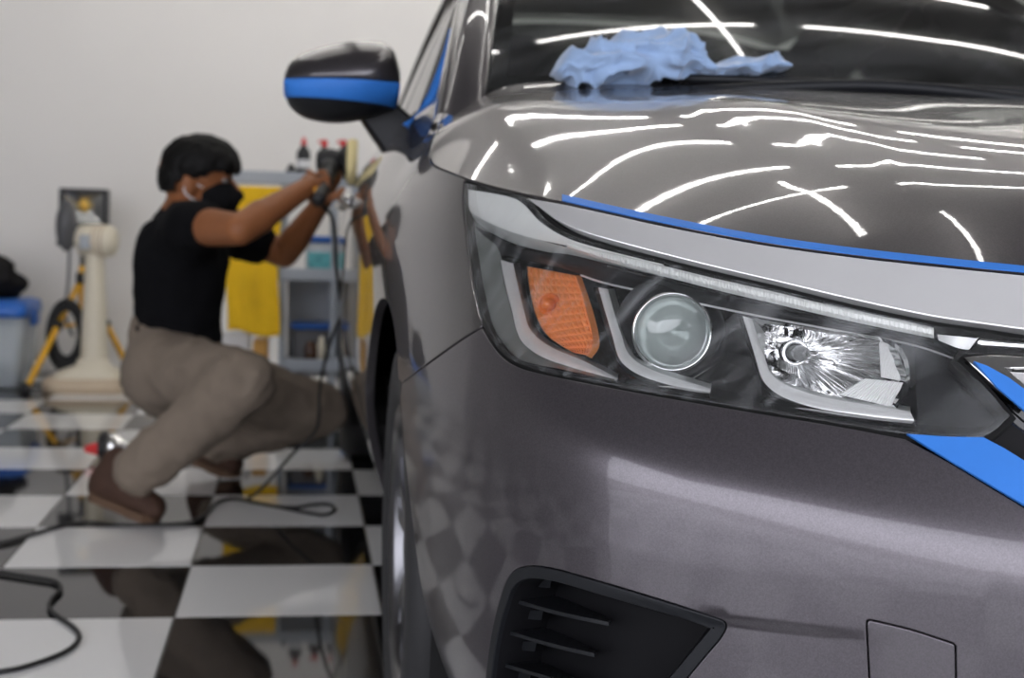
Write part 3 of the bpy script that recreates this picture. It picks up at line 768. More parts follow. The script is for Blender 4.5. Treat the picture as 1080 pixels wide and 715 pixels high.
MB().loft(rws, smooth=False).obj('light_bar', 'lamp_white', LIGHT, label='ribbed white daytime light bar')
# end of the bar: textured silver and the bright end plate
strip('bar_end_texture', [(987,347),(1010,352),(1032,356)], [(990,359),(1010,367),(1022,369)], -.004, -.010, 'lamp_silver')
strip('bar_end_plate', [(1034,357),(1060,360),(1085,362),(1125,365)], [(1026,369),(1050,370),(1085,372),(1122,371)], -.003, -.008, 'lamp_chrome', mid=[(.5, .003)])
# dark brow under the bar, thin bright edges
DRL_lo = [(500,238),(520,248),(540,258),(565,265),(598,268),(640,278),(700,293),(760,308.5),(820,322.5),(900,341),(985,358.5),(1014,371)]
BROW_lo = [(528,268),(545,272),(565,277),(585,281),(612,289),(640,298),(700,311),(760,324),(820,336),(880,347),(960,362),(1012,379)]
strip('brow', DRL_lo, BROW_lo, -.010, -.030, 'satin_black', mid=[(.35, .006), (.7, .004)])
strip('brow_edge', BROW_lo[4:], [(x, y+2.2) for x, y in BROW_lo[4:]], -.030, -.032, 'lamp_silver')
for A_ in ([(640,279),(700,294),(760,310),(820,324),(900,342.5),(985,360)],):
    strip('bar_edge', A_, [(x, y+2.5) for x, y in A_], -.009, -.011, 'lamp_chrome')
# silver L-shaped bezels
def bezel(path_l, path_r, par=LIGHT, o0=-.016, o1=-.020):
    b = strip('bezel', path_l, path_r, o0, o1, 'lamp_silver', mid=[(.3, .0025), (.6, .0022)])
    rr_ = path_r; strip('bezel_wall', rr_, [(x+7 if y < 375 else x, y-1 if y < 375 else y-5) for x, y in rr_], o1, -.048, 'lamp_grey', par=b)
    ll = path_l; strip('bezel_wall', ll, [(x-5 if y < 375 else x, y if y < 375 else y+5) for x, y in ll], o0, -.040, 'satin_black', par=b)
bezel([(528,274),(533,300),(540,328),(546,352),(556,366),(575,378),(605,388),(650,402)], [(541,278),(546,300),(552,325),(558,345),(568,357),(585,368),(612,379),(652,399)])
bezel([(631,303),(638,328),(646,355),(652,376),(662,388),(680,398),(710,407),(748,416)], [(641,305),(648,330),(656,355),(661,370),(671,381),(688,390),(714,399),(750,410)])
bezel([(783,333),(790,355),(798,382),(804,400),(816,413),(836,423),(875,433),(965,445)], [(793,336),(800,358),(808,382),(813,394),(826,404),(845,412),(880,421),(960,434)])
for px, py in ((554,368),(668,392),(815,408)):
    pass
# amber indicator with a waffle face
AM = polyline([(552,290),(560,279)], spl([(560,279),(588,285),(611,291)], 3), [(611,291),(614,300),(622,325),(629,352),(629,364)], [(629,364),(622,375)], spl([(622,375),(604,372),(585,363),(570,346),(561,320),(552,290)], 3))
def waffle(Lp, Rp, off, nu, nv, sub, depth):
    a = SK(spl(Lp, 8), off); b = SK(spl(Rp, 8), off); k = nv*sub+1
    def rs(p):
        L = np.concatenate([[0], np.cumsum(np.linalg.norm(np.diff(p, axis=0), axis=1))]); t = np.linspace(0, L[-1], k)
        return np.stack([np.interp(t, L, p[:, i]) for i in range(3)], 1)
    a, b = rs(a), rs(b); rws = []
    for j in range(k):
        row = []
        for i in range(nu*sub+1):
            s_ = i/(nu*sub); p = a[j]*(1-s_)+b[j]*s_; v = CO-p; v /= np.linalg.norm(v)
            bul = .006*4*s_*(1-s_); cell = max(abs(2*((i/sub) % 1)-1), abs(2*((j/sub) % 1)-1))
            row.append(p+v*(depth*(1-cell)+bul-.003))
        rws.append(row)
    return MB().loft(rws, smooth=False)
IND = waffle([(556,281),(558,300),(563,325),(571,345),(582,358),(604,372)], [(611,291),(617,308),(623,330),(628,350),(629,364),(622,375)], -.034, 10, 12, 4, .0050).obj('indicator', 'amber', LIGHT, label='amber indicator with waffle pattern')
strip('indicator_edge', [(607,290),(613,308),(619,330),(624,350),(625,364),(618,375)], [(613,291),(619,308),(626,330),(631,350),(632,366),(624,378)], -.030, -.036, 'amber', par=IND)
def frame_at(px, py, off):
    c = SK([(px, py)], off)[0]; v = CO-c; v /= np.linalg.norm(v); return c, v
c, v = frame_at(579, 321, -.030); ax = v*.4+np.array([-.1, -.9, 0])*.6
MB().lathe([(.0115, -.004), (.0118, .001), (.0100, .003), (.0085, .0015), (.0070, .002), (.006, .006), (.004, .009), (.0, .0102)], c, ax, 32).obj('bulb', 'amber_bulb', IND)
# projector
c, v = frame_at(709, 350, -.042); ax = v*.55+np.array([-.12, -.99, 0])*.45; ax /= np.linalg.norm(ax)
rp = .0335
PRJ = MB().lathe([(rp+.004, -.03), (rp+.0045, .004), (rp+.003, .0065), (rp+.0010, .0062), (rp+.0002, .003), (rp-.001, -.004)], c, ax, 64).obj('projector_ring', 'lamp_chrome', LIGHT)
mat('proj_glass', (.62, .70, .67), .05, coat=1.0, trans=.35, ior=1.5, noise=(26, .25))
MB().lathe([(rp, -.002)]+[(rp*math.cos(t), .021*math.sin(t)) for t in np.linspace(.05, math.pi/2, 16)], c, ax, 64).obj('projector_lens', 'proj_glass', PRJ, label='milky glass projector lens')
MB().lathe([(rp-.001, -.003), (rp*.6, -.02), (.0, -.026)], c, ax, 48).obj('projector_bowl', 'lamp_chrome', PRJ)
MB().lathe([(rp+.004, .002), (rp+.010, -.004), (rp+.016, -.014), (rp+.020, -.03)], c, ax, 64).obj('projector_shroud', 'satin_black', PRJ)
# main beam reflector: fluted chrome bowl
HBo = np.array(polyline([(796,338),(870,350)], [(870,350),(944,363)], [(944,363),(959,403)], [(959,403),(945,430)], spl([(945,430),(880,423),(840,410),(814,392),(804,370),(796,338)], 4)))
Nr = 144
Lc = np.concatenate([[0], np.cumsum(np.linalg.norm(np.diff(np.vstack([HBo, HBo[:1]]), axis=0), axis=1))]); tq = np.linspace(0, Lc[-1], Nr, endpoint=False)
HBc = np.vstack([HBo, HBo[:1]]); HBp = np.stack([np.interp(tq, Lc, HBc[:, 0]), np.interp(tq, Lc, HBc[:, 1])], 1)
O3 = SK(HBp, -.030); c, v = frame_at(834, 371, -.088)
cin = np.array([834., 371.]); ang_ = np.arctan2(HBp[:, 1]-cin[1], HBp[:, 0]-cin[0])
I3 = SK(np.stack([cin[0]+13*np.cos(ang_), cin[1]+12*np.sin(ang_)], 1), -.066)
rws = []
for t in np.linspace(0, 1, 14):
    dep = 1-(1-t)**2.0
    base = O3*(1-t)+I3*t; mid_ = base-v*(.012*math.sin(math.pi*t))
    fl = .0016*np.sin(np.arange(Nr)*2*math.pi/Nr*22)*math.sin(math.pi*min(1, t*1.15))
    dirn = np.cross(O3-I3, v); dirn /= np.linalg.norm(dirn, axis=1)[:, None]
    rws.append(list(mid_+v*fl[:, None]))
REF = MB().loft(rws, closed=True).obj('reflector', 'lamp_chrome', LIGHT, label='fluted chrome main beam reflector')
cc = I3.mean(0)
MB().lathe([(.0125, -.004), (.0130, .006), (.0105, .008), (.0085, .006), (.0085, -.006)], cc, v, 32).obj('bulb_ring', 'lamp_chrome', REF)
MB().lathe([(.007, -.004), (.0072, .016), (.006, .022), (.003, .025), (0, .0255)], cc, v*.6+np.array([0.5, -.8, 0])*.4, 24).obj('bulb', 'bulb_glass', REF)
MB().tube([cc+v*.01+np.array([.012, 0, -.004]), cc+v*.014+np.array([.03, -.008, -.008]), cc+v*.012+np.array([.042, -.01, -.012])], [.004, .005, .003], 10).obj('bulb_shield', 'lamp_chrome', REF)
MB().tube([cc+v*.012+np.array([.060, -.012, -.002]), cc+v*.012+np.array([.0615, -.012, .012])], .0045, 10).obj('bulb_tip', 'lamp_chrome', REF)
def ribbed(name, quad, off, n, depth, m):
    """small panel of parallel ribs between two edges"""
    A_, B_, C_, D_ = [SK([q], off)[0] for q in quad]; rws = []
    for i in range(n*4+1):
        t = i/(n*4); p = A_*(1-t)+B_*t; q = D_*(1-t)+C_*t; vv = CO-p; vv /= np.linalg.norm(vv); d = depth*(.5-.5*math.cos(i*math.pi/2))
        rws.append([p+vv*d, q+vv*d])
    return MB().loft(rws, smooth=False).obj(name, m, REF)
ribbed('ribbed_panel', [(884,416),(946,430),(958,404),(912,399)], -.034, 18, .0014, 'lamp_silver')
ribbed('ribbed_panel', [(929,398),(958,403),(944,364),(927,361)], -.036, 16, .0010, 'lamp_silver')
ribbed('ribbed_panel', [(822,407),(846,413),(842,386),(822,380)], -.058, 9, .0016, 'lamp_chrome')
strip('reflector_edge', [(796,336),(870,348),(945,361),(960,403),(946,431)], [(799,340),(870,351),(941,364),(956,403),(943,428)], -.026, -.029, 'lamp_chrome', n=4)
strip('dark_wedge', [(964,366),(1002,380),(1040,420),(1056,440)], [(968,440),(985,446),(1010,450),(1045,450)], -.030, -.030, 'satin_black', mid=[(.5, .003)])
strip('lower_tray', [(648,404),(700,408),(760,418),(830,429),(900,440),(965,447),(1030,452)], [(640,398),(700,402),(760,411),(830,421),(900,432),(965,438),(1030,444)], -.006, -.034, 'gloss_black')
SIDE.append(LIGHT)
# ---- grille opening beside the headlight
gp = polyline(H([(1130,364),(1130,372),(1085,376),(1050,374),(1017,376),(1013,381),(1040,407),(1068,438),(1052,453),(1036,463),(958,462)]), b_top[1:], cen_top[1:], [(0, .684), (.1, .686), (.2, .690)])
SIDE.append(panel('grille_backing', SKIN, gp, .02, 'gloss_black', CAR, off=-.012, rim=0))
wing = polyline(H(spl([(1018,378),(1050,376.5),(1085,378),(1130,375)], 4)), H([(1130,384),(1085,388),(1058,388)]), H([(1058,388),(1085,412)]), [(.33, .645), (.25, .635), (.12, .63), (0, .63), (0, .575), (.12, .577), (.25, .583), (.34, .598)], H([(1085,438),(1050,408),(1018,378)]))
SIDE.append(panel('grille_wing', SKIN, wing, .012, 'trim_chrome', CAR, off=.002, rim=.012, label='chrome grille bar reaching to the headlight'))
tri = H([(1062,391),(1090,393),(1120,400),(1120,420),(1090,412)])
SIDE.append(panel('grille_insert', SKIN, tri, .01, 'satin_chrome', CAR, off=-.003, rim=.008))
mesh_rows = MB()
for z in np.arange(.535, .575, .012):
    pts = np.array([(a, z) for a in np.linspace(0, .36, 16)]); SIDE.append(MB().tube(SKIN.at(pts[:, 0], pts[:, 1], -.004), .003, 6).obj('grille_slat', 'satin_black', CAR))
# ---- lower corner vent
fo = thin(resample(FOG, .008), .004); fi = offset_poly(fo, .010)
VENT = panel('corner_vent', SKIN, offset_poly(fo, .0012), .012, 'satin_black', CAR, off=.001, rim=.014, holes=[fi], label='black corner vent with short fins'); SIDE.append(VENT)
lv = [SKIN.at(q[:, 0], q[:, 1], o_) for q, o_ in ((fi, 0), (offset_poly(fo, .013), -.012), (offset_poly(fo, .016), -.050))]
MB().loft([list(r) for r in lv], closed=True).obj('vent_wall', 'vent_black', VENT)
panel('vent_back', SKIN, offset_poly(fo, .015), .02, 'vent_black', VENT, off=-.050, rim=0)
def fin(p0, p1, p2, q0, q1):
    a = SK(spl([p0, p1, p2], 6), -.012); b = SK(spl([q0, q1, (p2[0]+2, p2[1]-3)], 6), -.048); th = np.array([0, 0, -.0035])
    rws = [[x, y, y+th, x+th] for x, y in zip(a, b)]
    MB().loft([list(r) for r in rws], closed=True, smooth=False, caps=True).obj('fin', 'satin_black', VENT)
fin((536,630),(590,645),(642,656), (540,618),(590,630)); fin((529,663),(580,678),(627,689), (533,652),(580,664)); fin((522,697),(570,711),(612,722), (526,686),(570,698)); fin((516,730),(560,744),(600,755), (520,720),(560,732))
for x, y in ((546, 609), (537, 643), (530, 676), (524, 709)):
    a = SK([(x-6, y+8), (x+34, y+11), (x+36, y+1), (x-2, y-1)], -.026); b = SK([(x-6, y+8), (x+34, y+11), (x+36, y+1), (x-2, y-1)], -.046)
    MB().loft([list(a), list(b)], closed=True, smooth=False, caps=True).obj('fin_block', 'satin_black', VENT)
# ---- mirror
def mirror_shell():
    Ym = 2.62
    top = spl([(300,80),(304,69),(315,60),(335,52),(362,46.5),(392,45),(408,49),(416,60),(419,76)], 5); bot = spl([(300,98),(305,112),(318,123),(338,129),(362,130.5),(390,126),(406,121),(415,117),(419,112)], 5)
    xs = np.linspace(300.6, 418.4, 34); tz = np.interp(xs, top[:, 0], top[:, 1]); bz = np.interp(xs, bot[:, 0], bot[:, 1])
    secs = []
    for k, x in enumerate(xs):
        pt, pb = at_y(x, tz[k], Ym), at_y(x, bz[k], Ym); s = (x-300)/119
        dep = .020+.105*math.sin(math.pi*min(1, .12+s*.62))**.8
        t0, t1 = at_y(x, 87+s*6, Ym)[2], at_y(x, 104.5+s*11, Ym)[2]
        secs.append((pt[0], pt[2], pb[2], dep, t0, t1))
    return secs, Ym
MSEC, MYM = mirror_shell()
def mirror_piece(name, lo, hi, grow, m, par, **kw):
    rws = []
    for x, zt_, zb, dep, t0, t1 in MSEC:
        zc_, h = .5*(zt_+zb), .5*(zt_-zb); ends = {'top': zt_, 'bot': zb, 't0': min(t0, zt_-.001), 't1': max(t1, zb+.001)}
        z0, z1 = ends[lo], ends[hi]; row = []
        for side in (1, -1):
            th0, th1 = math.asin(np.clip((z0-zc_)/h, -1, 1)), math.asin(np.clip((z1-zc_)/h, -1, 1))
            ths = np.linspace(th0, th1, 12) if side > 0 else np.linspace(th1, th0, 12)
            for th in ths:
                cs = max(0, math.cos(th))**.75
                yy = MYM-(dep+grow)*cs if side > 0 else MYM+(.035+grow)*cs
                row.append((x-(grow if x < .0 else 0), yy, zc_+(h+grow)*math.sin(th)))
        rws.append(row)
    return MB().loft(rws, closed=True, caps=True).obj(name, m, par, **kw)
MIR = mirror_piece('wing_mirror', 't0', 'top', 0, 'car_paint', CAR, label='grey wing mirror housing')
mirror_piece('lower_shell', 'bot', 't0', -.001, 'satin_black', MIR)
Yi = 2.66
arm = []
for k, (l, r, d) in enumerate([((372,112),(414,104),.05), ((385,133),(418,112),.045), ((404,160),(432,124),.045), ((415,170),(446,136),.05)]):
    L, R_ = at_y(*l, Yi-.02), at_y(*r, Yi); v = np.array([0, d, 0])
    arm.append([L-v*.6, R_-v, R_+v, L+v])
MB().loft(arm, closed=True, smooth=False, caps=True).obj('mirror_arm', 'satin_black', MIR, bevel=.006)
gl_ = MB().lathe([(0, 0), (.06, 0), (.062, -.003), (0, -.003)], (float(at_y(358,90,2.62)[0]), MYM+.037, float(at_y(358,90,2.62)[2])), (0, 1, 0), 32)
SIDE.append(MIR)
sail = [at_y(432,126,2.60), at_y(447,138,2.58), at_y(470,95,2.62), at_y(470,60,2.72)]
# ---- far side of the car: mirrored copies
bpy.context.view_layer.update()
def copy_tree(o, parent):
    c = o.copy(); COL.objects.link(c); c.parent = parent
    for ch in o.children: copy_tree(ch, c)
    return c
for o in SIDE:
    c = copy_tree(o, CAR); c.scale = (-1, 1, 1)
# ================================================================ masking tape and cloth on the car
from mathutils import noise as mnoise
TG = 'strips of blue masking tape on the car'
ts = np.array(spl([(593,212.6),(650,225.5),(700,236),(800,255),(900,269),(1000,280),(1080,288),(1130,293)], 6))
ts = ts[ts[:, 0] <= 1081]; tp = np.vstack([HOOD.hits(ts+[0, -7.2]), [(.24, 1.0905), (.12, 1.0745), (0, 1.0705)]]); tb = np.vstack([HOOD.hits(ts+[0, -.9]), [(.24, 1.0815), (.12, 1.0655), (0, 1.0615)]])
panel('masking_tape', HOOD, np.vstack([tp, tb[::-1]]), .012, 'blue_tape', None, off=.0007, rim=.0012, rimr=.0001, label='long thin blue tape strip along the front edge of the hood', cat='tape', group=TG)
mirror_piece('masking_tape', 't1', 't0', .0012, 'blue_tape', None, label='blue tape band wrapped round the wing mirror housing', cat='tape', group=TG)
tq_ = H([(956,459),(1000,462),(1036,462.5),(1058,474),(1100,500),(1100,547),(1080,534),(1040,510),(1000,486)])
panel('masking_tape', SKIN, tq_, .012, 'blue_tape', None, off=.0030, rim=.003, rimr=.0001, label='wide blue tape under the inner tip of the headlight', cat='tape', group=TG)
tq_ = H([(1026,383),(1040,388),(1062,400),(1100,428),(1100,450),(1080,436),(1050,410)])
panel('masking_tape', SKIN, tq_, .012, 'blue_tape', None, off=.0045, rim=.0025, rimr=.0001, label='blue tape on the chrome grille bar beside the headlight tip', cat='tape', group=TG)
wl = np.array(spl([(474,30),(468,52),(460,76),(449,103),(437,122),(424,131)], 6)); wr = wl+np.array([[5.0+5*k/len(wl), 5.5*k/len(wl)] for k in range(len(wl))])
def off_px(pts, Y0, Y1):
    n = len(pts); return [at_y(p[0], p[1], Y0+(Y1-Y0)*i/(n-1)) for i, p in enumerate(pts)]
tl_, tr_ = off_px(wl, 2.34, 2.47), off_px(wr, 2.32, 2.455)
b_ = np.array([.004, .006, 0])
MB().loft([[a, b, b+b_, a+b_] for a, b in zip(tl_, tr_)], closed=True, caps=True).obj('masking_tape', 'blue_tape', None, label='blue tape running up the window frame behind the wing mirror', cat='tape', group=TG)
# ---- blue cloth on the back of the hood
mat('cloth_blue', (.27, .385, .58), .95, sheen=.4, bump=(420, .35, .0015), noise=(60, .12))
ctop = spl([(584,74),(592,60),(608,51),(632,45),(662,37),(700,34.5),(722,38),(733,50),(740,64),(762,66),(795,61),(818,61),(827,68)], 4); cbot = spl([(584,77),(592,83),(608,88),(632,91),(660,88),(700,82),(722,79),(740,78),(762,78),(795,78),(818,77),(827,72)], 4)
rows_ = []; NS = 170
for k in range(NS):
    x = 584+243*k/(NS-1); yt = np.interp(x, ctop[:, 0], ctop[:, 1]); yb = np.interp(x, cbot[:, 0], cbot[:, 1])
    Yc = 1.995-.03*k/NS; pt, pb = at_y(x, yt, Yc), at_y(x, yb, Yc-.03); h = max(.004, .5*(pt[2]-pb[2])); zc_ = .5*(pt[2]+pb[2]); dep = .03+.75*h if k < 108 else .035+.5*h
    row = []
    for q in range(84):
        t = 2*math.pi*q/84; p = np.array([pt[0], Yc-dep*math.cos(t), zc_+h*math.sin(t)])
        nv = Vector((p[0]*13+p[2]*16, p[1]*9+3, p[2]*22-p[0]*7)); nv += Vector((mnoise.noise(nv*.8), mnoise.noise(nv*.8+Vector((9, 0, 0))), 0))*.8; f1 = (1-abs(mnoise.noise(nv))*2.2); f2 = (1-abs(mnoise.noise(nv*2.3+Vector((5, p[2]*10, 0))))*2.2)
        amp = min(1, k/8, (NS-1-k)/8)*min(1.0, h/.02); d = (f1*abs(f1)*.020+f2*abs(f2)*.007-.012)*amp
        row.append(p+np.array([.2*d, -math.cos(t)*d, math.sin(t)*d*1.0]))
    rows_.append(row)
CLOTH = MB().loft(rows_, closed=True, caps=True)
CLOTH.obj('microfibre_cloth', 'cloth_blue', None, label='crumpled pale blue microfibre cloth lying on the hood by the windscreen', cat='cloth')
# ================================================================ things along the back wall
mat('yellow_metal', (.80, .42, .02), .4, noise=(30, .1))
mat('cream_plastic', (.72, .66, .52), .42, noise=(6, .05))
mat('beige_plastic', (.55, .44, .31), .5, noise=(8, .08))
mat('black_plastic', (.018, .018, .019), .45)
mat('dark_grey_metal', (.09, .09, .095), .45)
mat('grey_metal', (.36, .39, .42), .4, noise=(12, .05))
mat('blue_plastic', (.02, .13, .50), .35, noise=(8, .06))
mat('bag_cloth', (.014, .013, .013), .8, spec=.2, noise=(30, .4))
mat('yellow_cloth', (.86, .52, .012), .95, sheen=.3, bump=(150, .3, .002), noise=(20, .12))
mat('clear_plastic', (.70, .76, .80), .25, trans=.55, ior=1.2)
mat('red_plastic', (.62, .03, .03), .4); mat('white_label', (.75, .75, .75), .6); mat('orange_card', (.65, .36, .10), .8); mat('brown_glass', (.07, .03, .015), .15)
mat('teal_print', (.10, .40, .42), .5, noise=(30, .8)); mat('flood_glass', (.30, .31, .31), .12, metal=.8); mat('flood_chip', (.90, .55, .10), .4)
mat('cable', (.012, .012, .012), .5)
# storage box with lid
bx0, by0 = -1.74, 6.18
BOX = empty('storage_box', (bx0+.28, by0+.21, 0), label='translucent storage box with bright blue lid by the wall', cat='box')
bd = MB()
for r_, z_ in ((.0, 0.0),): pass
def rbox_ring(cx_, cy_, hx, hy, r, z, n=5):
    P = []
    for sx, sy_, a0 in ((1, 1, 0), (-1, 1, math.pi/2), (-1, -1, math.pi), (1, -1, 1.5*math.pi)):
        for k in range(n+1):
            a = a0+k/n*math.pi/2; P.append((cx_+sx*(hx-r)+r*math.cos(a), cy_+sy_*(hy-r)+r*math.sin(a), z))
    return P
bc = (bx0+.28, by0+.21)
MB().loft([rbox_ring(*bc, .24, .17, .04, .004), rbox_ring(*bc, .255, .185, .04, .02), rbox_ring(*bc, .275, .20, .04, .32)], closed=True, caps=True).obj('box_body', 'clear_plastic', BOX)
MB().loft([rbox_ring(*bc, .285, .212, .045, .315), rbox_ring(*bc, .29, .215, .045, .335), rbox_ring(*bc, .285, .21, .045, .372), rbox_ring(*bc, .25, .18, .04, .385)], closed=True, caps=True).obj('lid', 'blue_plastic', BOX)
for sx in (-1, 1): MB().box((bc[0]+sx*.29-.012, bc[1]-.05, .27), (bc[0]+sx*.29+.012, bc[1]+.05, .345)).obj('latch', 'blue_plastic', BOX, bevel=.005)
for k, (x_, w_, m_) in enumerate(((-.16, .10, 'orange_card'), (-.02, .11, 'dark_grey_metal'), (.13, .09, 'white_label'))):
    MB().box((bc[0]+x_-w_/2, bc[1]-.11, .03), (bc[0]+x_+w_/2, bc[1]+.1, .2+.03*k)).obj('packet_inside', m_, BOX, bevel=.01)
# bag on the lid
def blob(center, size, seed, amp, freq, n=36, m=24, flat=.0):
    rws = []
    for i in range(m+1):
        ph = -math.pi/2+math.pi*i/m; row = []
        for k in range(n):
            th = 2*math.pi*k/n; d = Vector((math.cos(ph)*math.cos(th), math.cos(ph)*math.sin(th), math.sin(ph)))
            r = 1+amp*mnoise.noise(d*freq+Vector((seed, seed*2, 0)))
            z = max(d.z*r, -1+flat); row.append((center[0]+size[0]*d.x*r, center[1]+size[1]*d.y*r, center[2]+size[2]*z))
        rws.append(row)
    return MB().loft(rws, closed=True)
bagc = (-1.46, 6.4, .475)
BAG = blob(bagc, (.225, .13, .125), 3, .35, 2.2, flat=.28).obj('tool_bag', 'bag_cloth', None, label='slumped black cloth bag with a handle on the blue box lid', cat='bag')
MB().tube(spl([(bagc[0]-.12, bagc[1]-.05, .56), (bagc[0]-.05, bagc[1]-.08, .63), (bagc[0]+.06, bagc[1]-.08, .625), (bagc[0]+.14, bagc[1]-.05, .50)], 8), .009, 8).obj('handle', 'bag_cloth', BAG)
# cream pedestal
pc = at_y(93, 398, 6.22); PED = empty('pedestal_stand', (pc[0], 6.22, 0), label='cream pedestal with tapered column and rounded head before the tripod', cat='stand')
px_, py_ = pc[0], 6.22
MB().loft([rbox_ring(px_, py_, .180, .15, .08, .0), rbox_ring(px_, py_, .182, .152, .08, .045), rbox_ring(px_, py_, .165, .135, .08, .06)], closed=True, caps=True).obj('base', 'beige_plastic', PED)
MB().loft([rbox_ring(px_, py_, .160, .13, .08, .055), rbox_ring(px_+.01, py_, .13, .11, .07, .085), rbox_ring(px_+.02, py_, .075, .07, .05, .11), rbox_ring(px_+.022, py_, .062, .06, .04, .14)], closed=True, caps=True).obj('foot_cover', 'cream_plastic', PED)
MB().lathe([(.060, .12), (.054, .3), (.047, .45), (.042, .56), (.042, .60)], (px_+.026, py_, 0), n=28).obj('column', 'cream_plastic', PED)
MB().lathe([(0, -.085), (.05, -.083), (.066, -.07), (.070, -.02), (.070, .05), (.06, .075), (.035, .085), (0, .087)], (px_+.035, py_, .655), (1, -.25, 0), 28).obj('head', 'cream_plastic', PED)
for k in range(3):
    MB().lathe([(.0705, -.004), (.0725, 0), (.0705, .004)], (px_+.035+.02*k, py_-.005*k, .655), (1, -.25, 0), 28).obj('head_groove', 'beige_plastic', PED)
MB().box((px_-.03, py_-.066, .62), (px_+.02, py_-.058, .68)).obj('switch_plate', 'grey_metal', PED, bevel=.003)
# yellow tripod with floodlights
tx, ty = at_y(87, 300, 6.55)[0], 6.55
TRI = empty('work_light_tripod', (tx, ty, 0), label='yellow tripod carrying two black floodlights behind the cream pedestal', cat='tripod')
ap = np.array([tx, ty, at_y(90, 292, ty)[2]])
feet = [at_z(26, 396)[:2], None, None]
fl_ = [np.array([at_y(27, 392, 6.10)[0], 6.10, .012]), np.array([at_y(143, 385, 6.45)[0], 6.45, .012]), np.array([tx+.03, 6.86, .012])]
for f_ in fl_:
    lg = MB().tube([ap+(f_-ap)*.08, f_], .014, 10).obj('leg', 'yellow_metal', TRI)
    MB().lathe([(0, -.012), (.02, -.012), (.02, .012), (.014, .03)], f_+np.array([0, 0, .0]), (0, 0, 1), 12).obj('foot', 'black_plastic', lg)
    m_ = ap+(f_-ap)*.45; MB().tube([m_-(f_-ap)*.025, m_+(f_-ap)*.025], .021, 10).obj('clamp', 'black_plastic', lg)
    MB().tube([np.array([ap[0], ap[1], ap[2]-.22]), ap+(f_-ap)*.45], .008, 8).obj('brace', 'yellow_metal', lg)
MB().tube([ap-np.array([0, 0, .26]), ap+np.array([0, 0, .05])], .017, 12).obj('mast', 'yellow_metal', TRI)
MB().tube([ap-np.array([0, 0, .03]), ap+np.array([0, 0, .02])], .030, 12).obj('collar', 'black_plastic', TRI)
MB().tube([ap+np.array([0, 0, .05]), ap+np.array([0, 0, .155])], .012, 10).obj('inner_mast', 'dark_grey_metal', TRI)
MB().tube([ap+np.array([-.11, 0, .15]), ap+np.array([.08, 0, .15])], .012, 10).obj('cross_bar', 'dark_grey_metal', TRI)
c0, c1 = at_y(62, 198, 6.5), at_y(113, 241, 6.5)
FLD = MB().box((c0[0], 6.532, c1[2]), (c1[0], 6.59, c0[2])).obj('floodlight', 'black_plastic', TRI, bevel=.006)
w_ = c1[0]-c0[0]; h_ = c0[2]-c1[2]; b_ = .022
for lo, hi in (((c0[0], 6.498, c1[2]), (c1[0], 6.534, c1[2]+b_)), ((c0[0], 6.498, c0[2]-b_), (c1[0], 6.534, c0[2])), ((c0[0], 6.498, c1[2]+b_), (c0[0]+b_, 6.534, c0[2]-b_)), ((c1[0]-b_, 6.498, c1[2]+b_), (c1[0], 6.534, c0[2]-b_))):
    MB().box(lo, hi).obj('frame_bar', 'black_plastic', FLD, bevel=.003)
cxm, czm = .5*(c0[0]+c1[0]), .5*(c0[2]+c1[2])
q0 = [(c0[0]+b_, 6.502, c1[2]+b_), (c1[0]-b_, 6.502, c1[2]+b_), (c1[0]-b_, 6.502, c0[2]-b_), (c0[0]+b_, 6.502, c0[2]-b_)]; q1 = [(cxm-.025, 6.5, czm-.0), (cxm+.025, 6.5, czm-.0), (cxm+.025, 6.5, czm+.03), (cxm-.025, 6.5, czm+.03)]
mat('flood_reflector', (.55, .56, .55), .25, metal=.9)
for k in range(4):
    j = (k+1) % 4; MB().add([q0[k], q0[j], np.array(q1[j])-[0, -.03-.0, 0], np.array(q1[k])-[0, -.03, 0]], [(0, 1, 2, 3)]).obj('reflector', 'flood_reflector', FLD)
MB().lathe([(0, -.012), (.020, -.010), (.024, 0), (.020, .02)], (cxm, 6.520, czm+.012), (0, 1, 0), 16).obj('led_chip', 'flood_chip', FLD)
f2 = at_y(70, 238, 6.42)
FL2 = blob(f2, (.045, .05, .115), 1, .08, 1.4).obj('floodlight', 'dark_grey_metal', TRI, label='dark grey floodlight turned edge-on')
MB().tube([f2+np.array([.0, .05, -.02]), ap+np.array([-.11, 0, .15])], .010, 8).obj('bracket', 'dark_grey_metal', FL2)
MB().tube(spl([f2+np.array([.01, .03, -.10]), f2+np.array([.005, .03, -.25]), f2+np.array([-.01, .04, -.40]), f2+np.array([.02, .05, -.5])], 6), .007, 8).obj('lead', 'dark_grey_metal', FL2)
# cable coil hanging on the tripod
cc_ = at_y(70, 353, 6.36); pts = []
for k in range(14*40):
    t = 2*math.pi*k/40; j = k//40; rr_ = 1+.20*math.sin(j*2.3); pts.append((cc_[0]+.068*rr_*math.cos(t), cc_[1]+.02*math.sin(j*1.7+t*.3), cc_[2]+.135*rr_*math.sin(t)+.006*math.sin(j*4)))
pts += list(spl([pts[-1], (cc_[0]+.03, cc_[1]-.02, .10), (cc_[0]-.05, cc_[1]-.02, .02), (cc_[0]-.2, cc_[1]-.03, .008)], 10))[1:]
MB().tube(pts, .008, 6).obj('cable_coil', 'cable', None, label='coil of black cable hanging on the yellow tripod leg', cat='cable')
